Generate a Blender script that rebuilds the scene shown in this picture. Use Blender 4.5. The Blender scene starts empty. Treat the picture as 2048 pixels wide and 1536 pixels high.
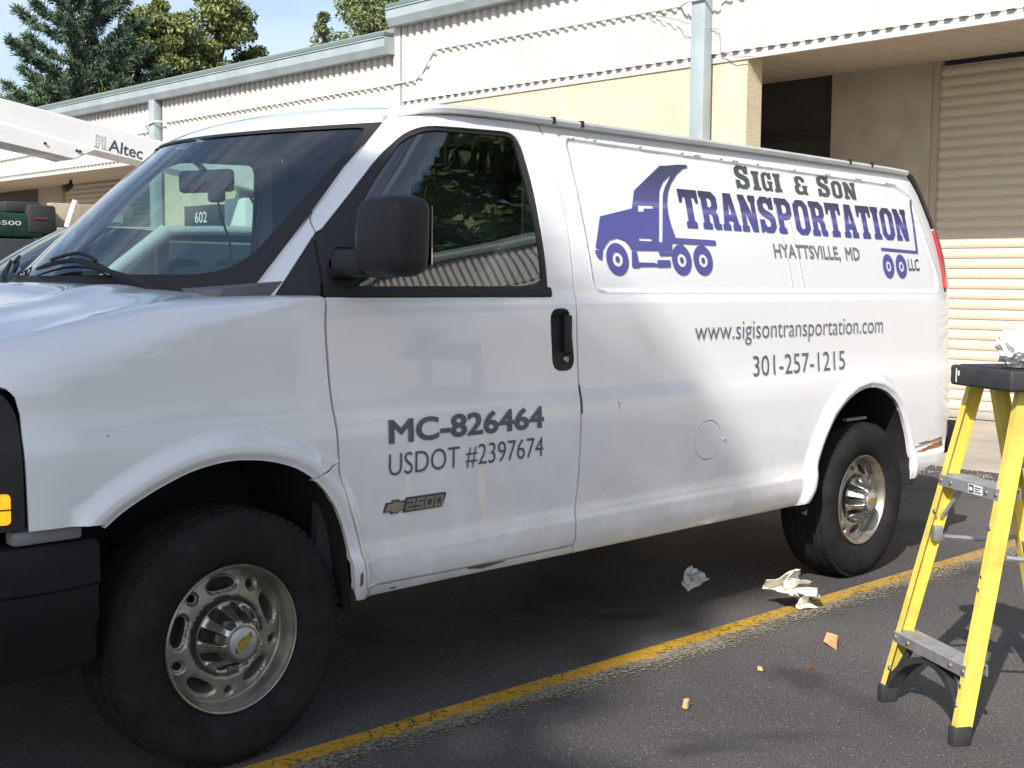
import bpy, bmesh, math, random
import numpy as np
from mathutils import Vector, Matrix
from mathutils.geometry import delaunay_2d_cdt
random.seed(7)
SC = bpy.context.scene
COL = SC.collection
R = math.radians

# ---------------------------------------------------------------- camera
cam_d = bpy.data.cameras.new('camera'); cam = bpy.data.objects.new('camera', cam_d); COL.objects.link(cam)
CAMP = (-1.8676, -3.9893, 1.3818); YAW, PIT, ROL = .79663, .08139, .00847
_f = Vector((math.cos(YAW)*math.cos(PIT), math.sin(YAW)*math.cos(PIT), -math.sin(PIT)))
_r = Vector((math.sin(YAW), -math.cos(YAW), 0)); _u = _r.cross(_f)
_r2 = math.cos(ROL)*_r + math.sin(ROL)*_u; _u2 = -math.sin(ROL)*_r + math.cos(ROL)*_u
M = Matrix((_r2, _u2, -_f)).transposed().to_4x4(); M.translation = CAMP
cam.matrix_world = M
cam_d.sensor_width = 36; cam_d.lens = 2495.6/2048*36
cam_d.clip_start = .05; cam_d.clip_end = 2000
SC.camera = cam

# ---------------------------------------------------------------- light
EL, PHI = R(38), R(23.5)            # sun height; direction the light travels, measured from +x
w = bpy.data.worlds.new('World'); SC.world = w; w.use_nodes = True
nt = w.node_tree; nt.nodes.clear()
out = nt.nodes.new('ShaderNodeOutputWorld'); bg = nt.nodes.new('ShaderNodeBackground')
sky = nt.nodes.new('ShaderNodeTexSky'); sky.sky_type = 'NISHITA'; sky.sun_disc = False
sky.sun_elevation = EL; sky.sun_rotation = math.atan2(-math.cos(PHI), -math.sin(PHI))
sky.air_density = 1.0; sky.dust_density = 1.2; sky.ozone_density = 1.2
tc = nt.nodes.new('ShaderNodeTexCoord'); mp = nt.nodes.new('ShaderNodeMapping'); mp.inputs['Scale'].default_value = (1.0, 1.0, 2.4)
nz = nt.nodes.new('ShaderNodeTexNoise'); nz.inputs['Scale'].default_value = 1.7; nz.inputs['Detail'].default_value = 5; nz.inputs['Roughness'].default_value = .55
nz.inputs['Distortion'].default_value = .5
rp = nt.nodes.new('ShaderNodeValToRGB'); rp.color_ramp.elements[0].position = .46; rp.color_ramp.elements[1].position = .78
rp.color_ramp.elements[1].color = (.75, .75, .75, 1)
mx = nt.nodes.new('ShaderNodeMix'); mx.data_type = 'RGBA'
mx.inputs['B'].default_value = (7.0, 7.4, 8.2, 1)
nt.links.new(tc.outputs['Generated'], mp.inputs['Vector']); nt.links.new(mp.outputs[0], nz.inputs['Vector'])
nt.links.new(nz.outputs['Fac'], rp.inputs[0]); nt.links.new(rp.outputs[0], mx.inputs['Factor'])
nt.links.new(sky.outputs[0], mx.inputs['A']); nt.links.new(mx.outputs['Result'], bg.inputs[0])
bg.inputs[1].default_value = .122
nt.links.new(bg.outputs[0], out.inputs[0])
sun_d = bpy.data.lights.new('sun', 'SUN'); sun_d.energy = 4.7; sun_d.angle = R(.55); sun_d.color = (1, .955, .885)
sun = bpy.data.objects.new('sun', sun_d); COL.objects.link(sun)
sun.rotation_euler = Vector((math.cos(PHI)*math.cos(EL), math.sin(PHI)*math.cos(EL), -math.sin(EL))).to_track_quat('-Z', 'Y').to_euler()
sun.location = (-20, -10, 25)
vs = SC.view_settings
vs.view_transform = 'Standard'; vs.look = 'None'; vs.exposure = .45; vs.gamma = 1; vs.use_curve_mapping = False

# ---------------------------------------------------------------- materials
MATS = {}
def mat(name, col, rough=.6, metal=0., spec=.5, coat=0., var=0., vscale=8., bump=0., bscale=60., emit=0., col2=None, cut=(.35, .65), coords='Object', stretch=None, detail=4., sheen=None):
    if name in MATS: return MATS[name]
    m = bpy.data.materials.new(name); m.use_nodes = True; t = m.node_tree; b = t.nodes['Principled BSDF']
    b.inputs['Roughness'].default_value = rough; b.inputs['Metallic'].default_value = metal
    b.inputs['Specular IOR Level'].default_value = spec; b.inputs['Coat Weight'].default_value = coat; b.inputs['Coat Roughness'].default_value = .04
    c = (*col, 1)
    b.inputs['Base Color'].default_value = c
    tcn = None
    def vec(sc):
        nonlocal tcn
        if tcn is None: tcn = t.nodes.new('ShaderNodeTexCoord')
        mpn = t.nodes.new('ShaderNodeMapping')
        s = stretch or (1, 1, 1)
        mpn.inputs['Scale'].default_value = (s[0]*sc, s[1]*sc, s[2]*sc)
        t.links.new(tcn.outputs[coords], mpn.inputs['Vector']); return mpn.outputs[0]
    if var or col2:
        n = t.nodes.new('ShaderNodeTexNoise'); n.inputs['Scale'].default_value = 1; n.inputs['Detail'].default_value = detail; n.inputs['Roughness'].default_value = .6
        t.links.new(vec(vscale), n.inputs['Vector'])
        r_ = t.nodes.new('ShaderNodeValToRGB'); r_.color_ramp.elements[0].position = cut[0]; r_.color_ramp.elements[1].position = cut[1]
        c2 = col2 if col2 else tuple(min(1, x*(1+var)) for x in col); c1 = col if col2 else tuple(x*(1-var) for x in col)
        r_.color_ramp.elements[0].color = (*c1, 1); r_.color_ramp.elements[1].color = (*c2, 1)
        t.links.new(n.outputs['Fac'], r_.inputs[0]); t.links.new(r_.outputs[0], b.inputs['Base Color'])
    if bump:
        n = t.nodes.new('ShaderNodeTexNoise'); n.inputs['Scale'].default_value = 1; n.inputs['Detail'].default_value = 5
        t.links.new(vec(bscale), n.inputs['Vector'])
        bn = t.nodes.new('ShaderNodeBump'); bn.inputs['Strength'].default_value = bump; bn.inputs['Distance'].default_value = .01
        t.links.new(n.outputs['Fac'], bn.inputs['Height']); t.links.new(bn.outputs[0], b.inputs['Normal'])
    if emit:
        b.inputs['Emission Color'].default_value = c; b.inputs['Emission Strength'].default_value = emit
    MATS[name] = m; return m
def glassmat(name, tint, refl=1.0, base=.075):
    m = bpy.data.materials.new(name); m.use_nodes = True; t = m.node_tree; t.nodes.clear()
    o = t.nodes.new('ShaderNodeOutputMaterial'); tr = t.nodes.new('ShaderNodeBsdfTransparent'); gl = t.nodes.new('ShaderNodeBsdfGlossy')
    tr.inputs[0].default_value = (*tint, 1); gl.inputs['Roughness'].default_value = .01; gl.inputs['Color'].default_value = (refl, refl, refl, 1)
    lw = t.nodes.new('ShaderNodeLayerWeight'); lw.inputs['Blend'].default_value = .5
    pw = t.nodes.new('ShaderNodeMath'); pw.operation = 'POWER'; pw.inputs[1].default_value = 4.2
    ma = t.nodes.new('ShaderNodeMath'); ma.operation = 'MULTIPLY_ADD'; ma.inputs[1].default_value = 1-base; ma.inputs[2].default_value = base
    t.links.new(lw.outputs['Facing'], pw.inputs[0]); t.links.new(pw.outputs[0], ma.inputs[0])
    ms = t.nodes.new('ShaderNodeMixShader'); t.links.new(ma.outputs[0], ms.inputs[0]); t.links.new(tr.outputs[0], ms.inputs[1]); t.links.new(gl.outputs[0], ms.inputs[2])
    t.links.new(ms.outputs[0], o.inputs[0]); MATS[name] = m; return m

# ---------------------------------------------------------------- object helpers
def setp(o, label=None, cat=None, group=None, kind=None):
    if label: o['label'] = label
    if cat: o['category'] = cat
    if group: o['group'] = group
    if kind: o['kind'] = kind
    return o
def thing(name, label, cat, loc=(0, 0, 0), rz=0., group=None):
    o = bpy.data.objects.new(name, None); COL.objects.link(o); o.location = loc; o.rotation_euler = (0, 0, rz); o.empty_display_size = .2
    return setp(o, label, cat, group)
def link(name, me, m, parent=None, loc=None):
    if m and not me.materials: me.materials.append(m)
    o = bpy.data.objects.new(name, me); COL.objects.link(o)
    if parent is not None: o.parent = parent
    if loc: o.location = loc
    return o
def mesh(name, vs, fs, m=None, parent=None, smooth=False, loc=None):
    me = bpy.data.meshes.new(name); me.from_pydata([tuple(v) for v in vs], [], fs); me.update()
    if smooth: me.polygons.foreach_set('use_smooth', [True]*len(me.polygons))
    return link(name, me, m, parent, loc)
def finish(bm, name, m, parent=None, smooth=False, loc=None, recalc=True):
    if recalc: bmesh.ops.recalc_face_normals(bm, faces=bm.faces)
    me = bpy.data.meshes.new(name); bm.to_mesh(me); bm.free()
    if smooth:
        me.polygons.foreach_set('use_smooth', [True]*len(me.polygons))
        if smooth != 'all': me.set_sharp_from_angle(angle=R(smooth if smooth is not True else 40))
    return link(name, me, m, parent, loc)
def bx(bm, x0, x1, y0, y1, z0, z1, bev=0., seg=2, Mx=None):
    v = [bm.verts.new(c) for c in ((x0,y0,z0),(x1,y0,z0),(x1,y1,z0),(x0,y1,z0),(x0,y0,z1),(x1,y0,z1),(x1,y1,z1),(x0,y1,z1))]
    f = [bm.faces.new([v[i] for i in q]) for q in ((0,3,2,1),(4,5,6,7),(0,1,5,4),(1,2,6,5),(2,3,7,6),(3,0,4,7))]
    if Mx is not None: bmesh.ops.transform(bm, matrix=Mx, verts=v)
    if bev:
        es = list({e for q in f for e in q.edges})
        bmesh.ops.bevel(bm, geom=es, offset=bev, segments=seg, profile=.5, affect='EDGES')
def box(name, x0, x1, y0, y1, z0, z1, m, parent=None, bev=0., seg=2, Mx=None, smooth=False):
    bm = bmesh.new(); bx(bm, x0, x1, y0, y1, z0, z1, bev, seg, Mx); return finish(bm, name, m, parent, smooth or (40 if bev else False))
def tube(bm, pts, r, n=8, caps=True):
    pts = [Vector(p) for p in pts]; rs = r if isinstance(r, (list, tuple)) else [r]*len(pts); rings = []
    up = Vector((0, 0, 1))
    for i, p in enumerate(pts):
        d = (pts[min(i+1, len(pts)-1)] - pts[max(i-1, 0)]).normalized()
        a = d.cross(up); a = a.normalized() if a.length > .05 else d.cross(Vector((0, 1, 0))).normalized(); b_ = a.cross(d)
        rings.append([bm.verts.new(p + rs[i]*(math.cos(2*math.pi*k/n)*a + math.sin(2*math.pi*k/n)*b_)) for k in range(n)])
    for i in range(len(pts)-1):
        for k in range(n): bm.faces.new((rings[i][k], rings[i][(k+1) % n], rings[i+1][(k+1) % n], rings[i+1][k]))
    if caps: bm.faces.new(rings[0]); bm.faces.new(rings[-1][::-1])
def tubeobj(name, pts, r, m, parent=None, n=8):
    bm = bmesh.new(); tube(bm, pts, r, n); return finish(bm, name, m, parent, 50)
def prism(bm, poly, axis, a0, a1):
    """polygon in the plane across axis, pushed from a0 to a1"""
    def pt(u, v, a): return {0: (a, u, v), 1: (u, a, v), 2: (u, v, a)}[axis]
    A = [bm.verts.new(pt(u, v, a0)) for u, v in poly]; B = [bm.verts.new(pt(u, v, a1)) for u, v in poly]
    n = len(poly)
    bm.faces.new(A); bm.faces.new(B[::-1])
    for i in range(n): bm.faces.new((A[i], B[i], B[(i+1) % n], A[(i+1) % n]))
def lathe(bm, prof, n=48, axis='y', closed=False):
    """prof = (radius, along axis)"""
    rings = []
    for r_, a in prof:
        rings.append([bm.verts.new((r_*math.cos(2*math.pi*k/n), a, r_*math.sin(2*math.pi*k/n))) for k in range(n)])
    m_ = len(prof)
    for i in range(m_ if closed else m_-1):
        j = (i+1) % m_
        for k in range(n): bm.faces.new((rings[i][k], rings[i][(k+1) % n], rings[j][(k+1) % n], rings[j][k]))
    return rings
def copy_tree(o, parent=None):
    c = o.copy(); COL.objects.link(c); c.parent = parent
    for ch in list(o.children): copy_tree(ch, c)
    return c

# ---------------------------------------------------------------- planar regions mapped onto curved skins
def inpoly(poly, P):
    poly = np.asarray(poly); x, y = P[:, 0], P[:, 1]; ins = np.zeros(len(P), bool); n = len(poly)
    for i in range(n):
        x1, y1 = poly[i]; x2, y2 = poly[(i+1) % n]
        c = (y1 > y) != (y2 > y)
        if y1 != y2: ins ^= c & (x < (x2-x1)*(y-y1)/(y2-y1) + x1)
    return ins
def polydist(poly, P):
    poly = np.asarray(poly, float); d = np.full(len(P), 9.); n = len(poly)
    for i in range(n):
        a = poly[i]; b = poly[(i+1) % n]; u = b-a; L = (u*u).sum()+1e-14
        t = np.clip(((P-a)@u)/L, 0, 1); q = P - a - t[:, None]*u
        d = np.minimum(d, np.sqrt((q*q).sum(1)))
    return d
def linedist(line, P):
    line = np.asarray(line, float); d = np.full(len(P), 9.)
    for a, b in zip(line, line[1:]):
        u = b-a; t = np.clip(((P-a)@u)/((u*u).sum()+1e-14), 0, 1); q = P - a - t[:, None]*u
        d = np.minimum(d, np.sqrt((q*q).sum(1)))
    return d
def resample(poly, step, closed=True):
    o = []; n = len(poly)
    for i in range(n if closed else n-1):
        a = poly[i]; b = poly[(i+1) % n]; k = max(1, int(math.ceil(math.hypot(b[0]-a[0], b[1]-a[1])/step)))
        for j in range(k): o.append((a[0]+(b[0]-a[0])*j/k, a[1]+(b[1]-a[1])*j/k))
    if not closed: o.append(tuple(poly[-1]))
    return o
def roundpoly(poly, r, n=5):
    o = []; L = len(poly)
    for i in range(L):
        p = Vector(poly[i]); a = Vector(poly[i-1]); b = Vector(poly[(i+1) % L])
        rr = r[i] if isinstance(r, (list, tuple)) else r
        da = (a-p); db = (b-p); rr = min(rr, da.length*.45, db.length*.45)
        if rr < 1e-5: o.append(tuple(p)); continue
        p0 = p+da.normalized()*rr; p1 = p+db.normalized()*rr
        for k in range(n+1):
            t = k/n; o.append(tuple((1-t)**2*p0 + 2*t*(1-t)*p + t*t*p1))
    return o
def smoothline(pts, k=4):
    o = []; n = len(pts)
    for i in range(n-1):
        p0 = pts[max(i-1, 0)]; p1 = pts[i]; p2 = pts[i+1]; p3 = pts[min(i+2, n-1)]
        for j in range(k):
            t = j/k
            o.append(tuple(.5*((2*p1[c]) + (-p0[c]+p2[c])*t + (2*p0[c]-5*p1[c]+4*p2[c]-p3[c])*t*t + (-p0[c]+3*p1[c]-3*p2[c]+p3[c])*t**3) for c in (0, 1)))
    o.append(tuple(pts[-1])); return o
def region(name, outer, holes, fmap, m, parent=None, xs=None, zs=None, step=.03, extra=(), flange=0., off=0., avoid=()):
    """triangulate a flat region (outer minus holes) and lay it on the skin fmap(u, v); boundary turned in by flange"""
    outer = resample(outer, step); holes = [resample(h, step) for h in holes]
    V = [Vector(p) for p in outer]; E = [(i, (i+1) % len(outer)) for i in range(len(outer))]
    loops = [list(range(len(outer)))]
    for h in holes:
        b0 = len(V); V += [Vector(p) for p in h]; E += [(b0+i, b0+(i+1) % len(h)) for i in range(len(h))]; loops.append(list(range(b0, b0+len(h))))
    oa = np.array(outer)
    lo = oa.min(0); hi = oa.max(0)
    gx = [x for x in (xs if xs is not None else np.arange(lo[0]+step/2, hi[0], step)) if lo[0] < x < hi[0]]
    gz = [z for z in (zs if zs is not None else np.arange(lo[1]+step/2, hi[1], step)) if lo[1] < z < hi[1]]
    G = np.array([(x, z) for x in gx for z in gz], float).reshape(-1, 2)
    for ln_, dd in avoid:
        if len(G): G = G[linedist(ln_, G) > dd]
    if len(extra): G = np.vstack([G, np.array([tuple(e) for e in extra], float)])
    if len(G):
        k = inpoly(outer, G) & (polydist(outer, G) > step*.22)
        for h in holes: k &= ~inpoly(h, G) & (polydist(h, G) > step*.22)
        V += [Vector(tuple(g)) for g in G[k]]
    res = delaunay_2d_cdt(V, E, [], 0, 1e-6)
    v2 = np.array([tuple(v) for v in res[0]]); tri = np.array([t for t in res[2] if len(t) == 3])
    c = v2[tri].mean(1); k = inpoly(outer, c)
    for h in holes: k &= ~inpoly(h, c)
    tri = tri[k]
    P3 = []; N3 = []; e = 6e-4
    for u, v in v2:
        p = Vector(fmap(u, v)); a = Vector(fmap(u+e, v))-Vector(fmap(u-e, v)); b = Vector(fmap(u, v+e))-Vector(fmap(u, v-e))
        n = a.cross(b)
        if n.length < 1e-12: n = Vector((0, -1, 0))
        n.normalize(); P3.append(p+n*off); N3.append(n)
    # orient triangles along the skin normal
    T = []
    for a, b, c_ in tri:
        n = (P3[b]-P3[a]).cross(P3[c_]-P3[a])
        T.append((int(a), int(b), int(c_)) if n.dot(N3[a]) > 0 else (int(a), int(c_), int(b)))
    verts = list(P3); nors = list(N3); faces = list(T)
    if flange:
        ec = {}
        for t in T:
            for i in range(3):
                k_ = (t[i], t[(i+1) % 3]); ec[k_] = 1
        bnd = [k_ for k_ in ec if (k_[1], k_[0]) not in ec]
        for a, b in bnd:
            d = (P3[b]-P3[a]);
            if d.length < 1e-9: continue
            n = d.cross((N3[a]+N3[b])*.5).normalized()
            i0 = len(verts)
            verts += [P3[a], P3[b], P3[b]-N3[b]*flange, P3[a]-N3[a]*flange]; nors += [n]*4
            faces.append((i0+1, i0, i0+3, i0+2))
    me = bpy.data.meshes.new(name); me.from_pydata([tuple(v) for v in verts], [], faces); me.update()
    used = set(i for f in faces for i in f)
    if len(used) < len(verts):
        bm = bmesh.new(); bm.from_mesh(me); bm.verts.ensure_lookup_table()
        keep = sorted(used); bmesh.ops.delete(bm, geom=[v for v in bm.verts if not v.link_faces], context='VERTS'); bm.to_mesh(me); bm.free()
        nors = [nors[i] for i in keep]
    me.polygons.foreach_set('use_smooth', [True]*len(me.polygons))
    me.normals_split_custom_set_from_vertices([tuple(n) for n in nors])
    return link(name, me, m, parent)
def mirrored(o, parent, name=None):
    """the same part on the far side (y reversed)"""
    me = o.data; n = len(me.vertices)
    vs_ = [(v.co.x, -v.co.y, v.co.z) for v in me.vertices]
    fs_ = [tuple(reversed(p.vertices)) for p in me.polygons]
    nm = bpy.data.meshes.new(name or o.name.split('.')[0]); nm.from_pydata(vs_, [], fs_); nm.update()
    nm.polygons.foreach_set('use_smooth', [p.use_smooth for p in me.polygons])
    acc = [Vector((0, 0, 0)) for _ in range(n)]
    for l, c in zip(me.loops, me.corner_normals): acc[l.vertex_index] = Vector(c.vector)
    if me.has_custom_normals: nm.normals_split_custom_set_from_vertices([(a.x, -a.y, a.z) for a in acc])
    else: nm.set_sharp_from_angle(angle=R(40))
    for m in me.materials: nm.materials.append(m)
    return link(name or o.name.split('.')[0], nm, None, parent)
# ================================================================ ground
def asphalt_mat():
    m = bpy.data.materials.new('asphalt'); m.use_nodes = True; t = m.node_tree; b = t.nodes['Principled BSDF']
    b.inputs['Roughness'].default_value = .82; b.inputs['Specular IOR Level'].default_value = .35
    tc = t.nodes.new('ShaderNodeTexCoord')
    def N(kind, sc, **kw):
        n = t.nodes.new(kind); n.inputs['Scale'].default_value = sc
        for k, v in kw.items(): n.inputs[k].default_value = v
        t.links.new(tc.outputs['Object'], n.inputs['Vector']); return n
    def ramp(src, e):
        r = t.nodes.new('ShaderNodeValToRGB'); els = r.color_ramp.elements
        els[0].position, els[0].color = e[0][0], (*e[0][1], 1); els[1].position, els[1].color = e[-1][0], (*e[-1][1], 1)
        for p_, c in e[1:-1]:
            q = els.new(p_); q.color = (*c, 1)
        t.links.new(src, r.inputs[0]); return r.outputs[0]
    def mix(f, a, b_, mode='MIX'):
        x = t.nodes.new('ShaderNodeMix'); x.data_type = 'RGBA'; x.blend_type = mode
        for s, v in (('Factor', f), ('A', a), ('B', b_)):
            if isinstance(v, (int, float)): x.inputs[s].default_value = v
            elif isinstance(v, tuple): x.inputs[s].default_value = (*v, 1)
            else: t.links.new(v, x.inputs[s])
        return x.outputs['Result']
    big = ramp(N('ShaderNodeTexNoise', .55, Detail=5).outputs['Fac'], [(.3, (.050, .047, .047)), (.5, (.070, .066, .065)), (.7, (.105, .097, .092))])
    fine = ramp(N('ShaderNodeTexNoise', 140, Detail=5).outputs['Fac'], [(.34, (.42, .42, .42)), (.66, (1.65, 1.62, 1.6))])
    c = mix(1., big, fine, 'MULTIPLY')
    # pale stones showing in the worn binder
    vo = N('ShaderNodeTexVoronoi', 75); vo.feature = 'F1'
    st = ramp(vo.outputs['Distance'], [(.0, (1, 1, 1)), (.16, (1, 1, 1)), (.24, (0, 0, 0))])
    wn = N('ShaderNodeTexWhiteNoise', 1) if False else None
    sel = t.nodes.new('ShaderNodeSeparateColor'); t.links.new(vo.outputs['Color'], sel.inputs[0])
    s2 = ramp(sel.outputs[0], [(.66, (0, 0, 0)), (.80, (1, 1, 1))])
    c = mix(mix(1., st, s2, 'MULTIPLY'), c, (.29, .275, .26))
    vo2 = N('ShaderNodeTexVoronoi', 150); sel2 = t.nodes.new('ShaderNodeSeparateColor'); t.links.new(vo2.outputs['Color'], sel2.inputs[0])
    c = mix(mix(1., ramp(vo2.outputs['Distance'], [(.0, (1, 1, 1)), (.2, (.8, .8, .8)), (.3, (0, 0, 0))]), ramp(sel2.outputs[1], [(.62, (0, 0, 0)), (.80, (1, 1, 1))]), 'MULTIPLY'), c, (.18, .17, .16))
    # oil stains with a shape of their own
    oil = ramp(N('ShaderNodeTexNoise', 1.35, Detail=3, Distortion=.8).outputs['Fac'], [(.60, (0, 0, 0)), (.70, (.6, .6, .6))])
    c = mix(oil, c, (.022, .022, .022))
    t.links.new(c, b.inputs['Base Color'])
    bp = t.nodes.new('ShaderNodeBump'); bp.inputs['Strength'].default_value = .55; bp.inputs['Distance'].default_value = .006
    t.links.new(N('ShaderNodeTexNoise', 120, Detail=4).outputs['Fac'], bp.inputs['Height']); t.links.new(bp.outputs[0], b.inputs['Normal'])
    return m
setp(mesh('asphalt_ground', [(-250, -250, 0), (250, -250, 0), (250, 250, 0), (-250, 250, 0)], [(0, 1, 2, 3)], asphalt_mat()), kind='structure')

# concrete apron with a broken front edge
rnd = random.Random(3)
edge = []
y = -16.
while y < 32: edge.append((7.12 + rnd.uniform(-.05, .05), y)); y += .16
poly = edge + [(10.42, 32), (10.42, -16)]
bm = bmesh.new(); prism(bm, poly, 2, -.04, .016)
setp(finish(bm, 'concrete_apron', mat('concrete', (.40, .35, .28), .85, var=.16, vscale=1.3, bump=.3, bscale=40)), kind='structure')

# painted bay line: fresh yellow along the van side, worn grey-white along the other
def line_mat():
    m = bpy.data.materials.new('line_paint'); m.use_nodes = True; t = m.node_tree; b = t.nodes['Principled BSDF']; o = t.nodes['Material Output']
    b.inputs['Roughness'].default_value = .7
    tc = t.nodes.new('ShaderNodeTexCoord'); sx = t.nodes.new('ShaderNodeSeparateXYZ'); t.links.new(tc.outputs['Object'], sx.inputs[0])
    def noise(sc, det=4, dist=0.):
        n = t.nodes.new('ShaderNodeTexNoise'); n.inputs['Scale'].default_value = sc; n.inputs['Detail'].default_value = det; n.inputs['Distortion'].default_value = dist
        t.links.new(tc.outputs['Object'], n.inputs['Vector']); return n.outputs['Fac']
    def M_(op, a, b_=None, c=None):
        n = t.nodes.new('ShaderNodeMath'); n.operation = op
        for i, v in enumerate((a, b_, c)):
            if v is None: continue
            if isinstance(v, (int, float)): n.inputs[i].default_value = v
            else: t.links.new(v, n.inputs[i])
        return n.outputs[0]
    def ramp(src, p0, p1, c0=(0, 0, 0), c1=(1, 1, 1)):
        r = t.nodes.new('ShaderNodeValToRGB'); e = r.color_ramp.elements; e[0].position = p0; e[1].position = p1; e[0].color = (*c0, 1); e[1].color = (*c1, 1)
        t.links.new(src, r.inputs[0]); return r.outputs[0]
    y = sx.outputs['Y']; x = sx.outputs['X']
    # cover: 1 near the van, ragged to nothing at the outer edge
    cov = M_('ADD', M_('MULTIPLY_ADD', y, 4.2, 1.02), M_('MULTIPLY_ADD', noise(70, 6, .2), 1.9, -.95))
    cov = M_('ADD', cov, M_('MULTIPLY_ADD', noise(4), .7, -.35))
    cover = ramp(cov, .22, .50)
    vo = t.nodes.new('ShaderNodeTexVoronoi'); vo.feature = 'DISTANCE_TO_EDGE'; vo.inputs['Scale'].default_value = 19; vo.inputs['Randomness'].default_value = 1
    mpn = t.nodes.new('ShaderNodeMapping'); mpn.inputs['Scale'].default_value = (.8, 1.25, 1); t.links.new(tc.outputs['Object'], mpn.inputs['Vector'])
    nd = t.nodes.new('ShaderNodeTexNoise'); nd.inputs['Scale'].default_value = 18; t.links.new(tc.outputs['Object'], nd.inputs['Vector'])
    mxv = t.nodes.new('ShaderNodeMix'); mxv.data_type = 'RGBA'; mxv.blend_type = 'LINEAR_LIGHT'; mxv.inputs['Factor'].default_value = .05
    t.links.new(mpn.outputs[0], mxv.inputs['A']); t.links.new(nd.outputs['Color'], mxv.inputs['B']); t.links.new(mxv.outputs['Result'], vo.inputs['Vector'])
    crack = ramp(vo.outputs['Distance'], .012, .05)
    keep = M_('MULTIPLY', cover, M_('MAXIMUM', crack, ramp(noise(3.), .42, .62)))
    old = ramp(M_('ADD', M_('MULTIPLY', y, -10.5), M_('MULTIPLY_ADD', noise(15, 5), 1.1, -.55)), .72, .98)
    far = ramp(M_('MULTIPLY_ADD', x, .22, -1.72), .0, 1.)     # along the line the yellow is older towards the building
    old = M_('MAXIMUM', old, M_('MULTIPLY', far, .8))
    mc = t.nodes.new('ShaderNodeMix'); mc.data_type = 'RGBA'; t.links.new(old, mc.inputs['Factor'])
    yl = ramp(noise(60, 3), .3, .7, (.42, .235, .014), (.55, .33, .03))
    wl = ramp(noise(45, 4), .35, .65, (.15, .135, .11), (.30, .26, .18))
    t.links.new(yl, mc.inputs['A']); t.links.new(wl, mc.inputs['B']); t.links.new(mc.outputs['Result'], b.inputs['Base Color'])
    bp = t.nodes.new('ShaderNodeBump'); bp.inputs['Strength'].default_value = .5; bp.inputs['Distance'].default_value = .004
    t.links.new(noise(130), bp.inputs['Height']); t.links.new(bp.outputs[0], b.inputs['Normal'])
    tr = t.nodes.new('ShaderNodeBsdfTransparent'); ms = t.nodes.new('ShaderNodeMixShader')
    t.links.new(keep, ms.inputs[0]); t.links.new(tr.outputs[0], ms.inputs[1]); t.links.new(b.outputs[0], ms.inputs[2]); t.links.new(ms.outputs[0], o.inputs[0])
    return m
ln = mesh('parking_line', [(0, -.25, 0), (12.6, -.25, 0), (12.6, 0, 0), (0, 0, 0)], [(0, 1, 2, 3)], line_mat(), loc=(-5.9, -.887, .005))
ln.rotation_euler = (0, 0, -.020); setp(ln, kind='structure')
for k, yy in enumerate((2.35, 5.0)):
    l2 = mesh('parking_line', [(0, -.14, 0), (12.6, -.14, 0), (12.6, 0, 0), (0, 0, 0)], [(0, 1, 2, 3)], MATS.get('lp') or ln.data.materials[0], loc=(-5.9, yy, .005)); setp(l2, kind='structure')

# ================================================================ the building
M_FASCIA = mat('fascia_white', (.56, .545, .525), .55, var=.06, vscale=1.5, bump=.02, bscale=20)
M_TRIM = mat('trim_white', (.55, .53, .50), .5)
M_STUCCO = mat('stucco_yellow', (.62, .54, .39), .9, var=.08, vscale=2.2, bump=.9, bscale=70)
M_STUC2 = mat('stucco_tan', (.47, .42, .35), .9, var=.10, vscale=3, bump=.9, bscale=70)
M_GUT = mat('gutter_grey_green', (.33, .38, .395), .45, var=.10, vscale=2.5)
M_FLASH = mat('roof_flashing_green', (.13, .19, .175), .55)
M_SOFF = mat('soffit_tan', (.46, .39, .32), .7, var=.06, vscale=4)
M_SLAT = mat('shutter_cream', (.56, .50, .41), .5, var=.05, vscale=2.0, stretch=(1, .3, 1))
M_DKBRN = mat('upper_wall_brown', (.10, .08, .08), .8, var=.2, vscale=2)
M_DKFRM = mat('dark_frame', (.035, .033, .034), .5)
M_DKGLS = mat('storefront_glass', (.05, .05, .055), .08, spec=.6)
M_PIPE = mat('conduit_white', (.75, .75, .73), .45)
def corrug(name, y0, y1, z0, z1, x, parent):
    per, dep = .138, .036; n = int((y1-y0)/per); vs_ = []; fs = []
    prof = [(0, 0), (.048, 0), (.066, 1), (.120, 1), (.138, 0)]
    ys = []
    for k in range(n):
        for u, d in prof[:-1]: ys.append((y0+k*per+u, x-d*dep))
    ys.append((y0+n*per, x))
    for yy, xx in ys: vs_ += [(xx, yy, z0), (xx, yy, z1)]
    for i in range(len(ys)-1): fs.append((2*i, 2*i+1, 2*i+3, 2*i+2))
    return mesh(name, vs_, fs, M_FASCIA, parent)
slat_prof = [(0, 0), (-.014, .004), (-.022, .022), (-.024, .045), (-.020, .070), (-.010, .088), (-.004, .092), (-.004, .104), (0, .104)]
def slat_mesh(L):
    vs_ = [(a, yy, z) for yy in (0, L) for a, z in slat_prof]; n = len(slat_prof)
    fs = [(i, i+1, n+i+1, n+i) for i in range(n-1)] + [tuple(range(n))[::-1], tuple(range(n, 2*n))]
    me = bpy.data.meshes.new('slat'); me.from_pydata(vs_, [], fs); me.update()
    me.polygons.foreach_set('use_smooth', [len(p.vertices) == 4 for p in me.polygons]); me.set_sharp_from_angle(angle=R(35)); me.materials.append(M_SLAT); return me
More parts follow.
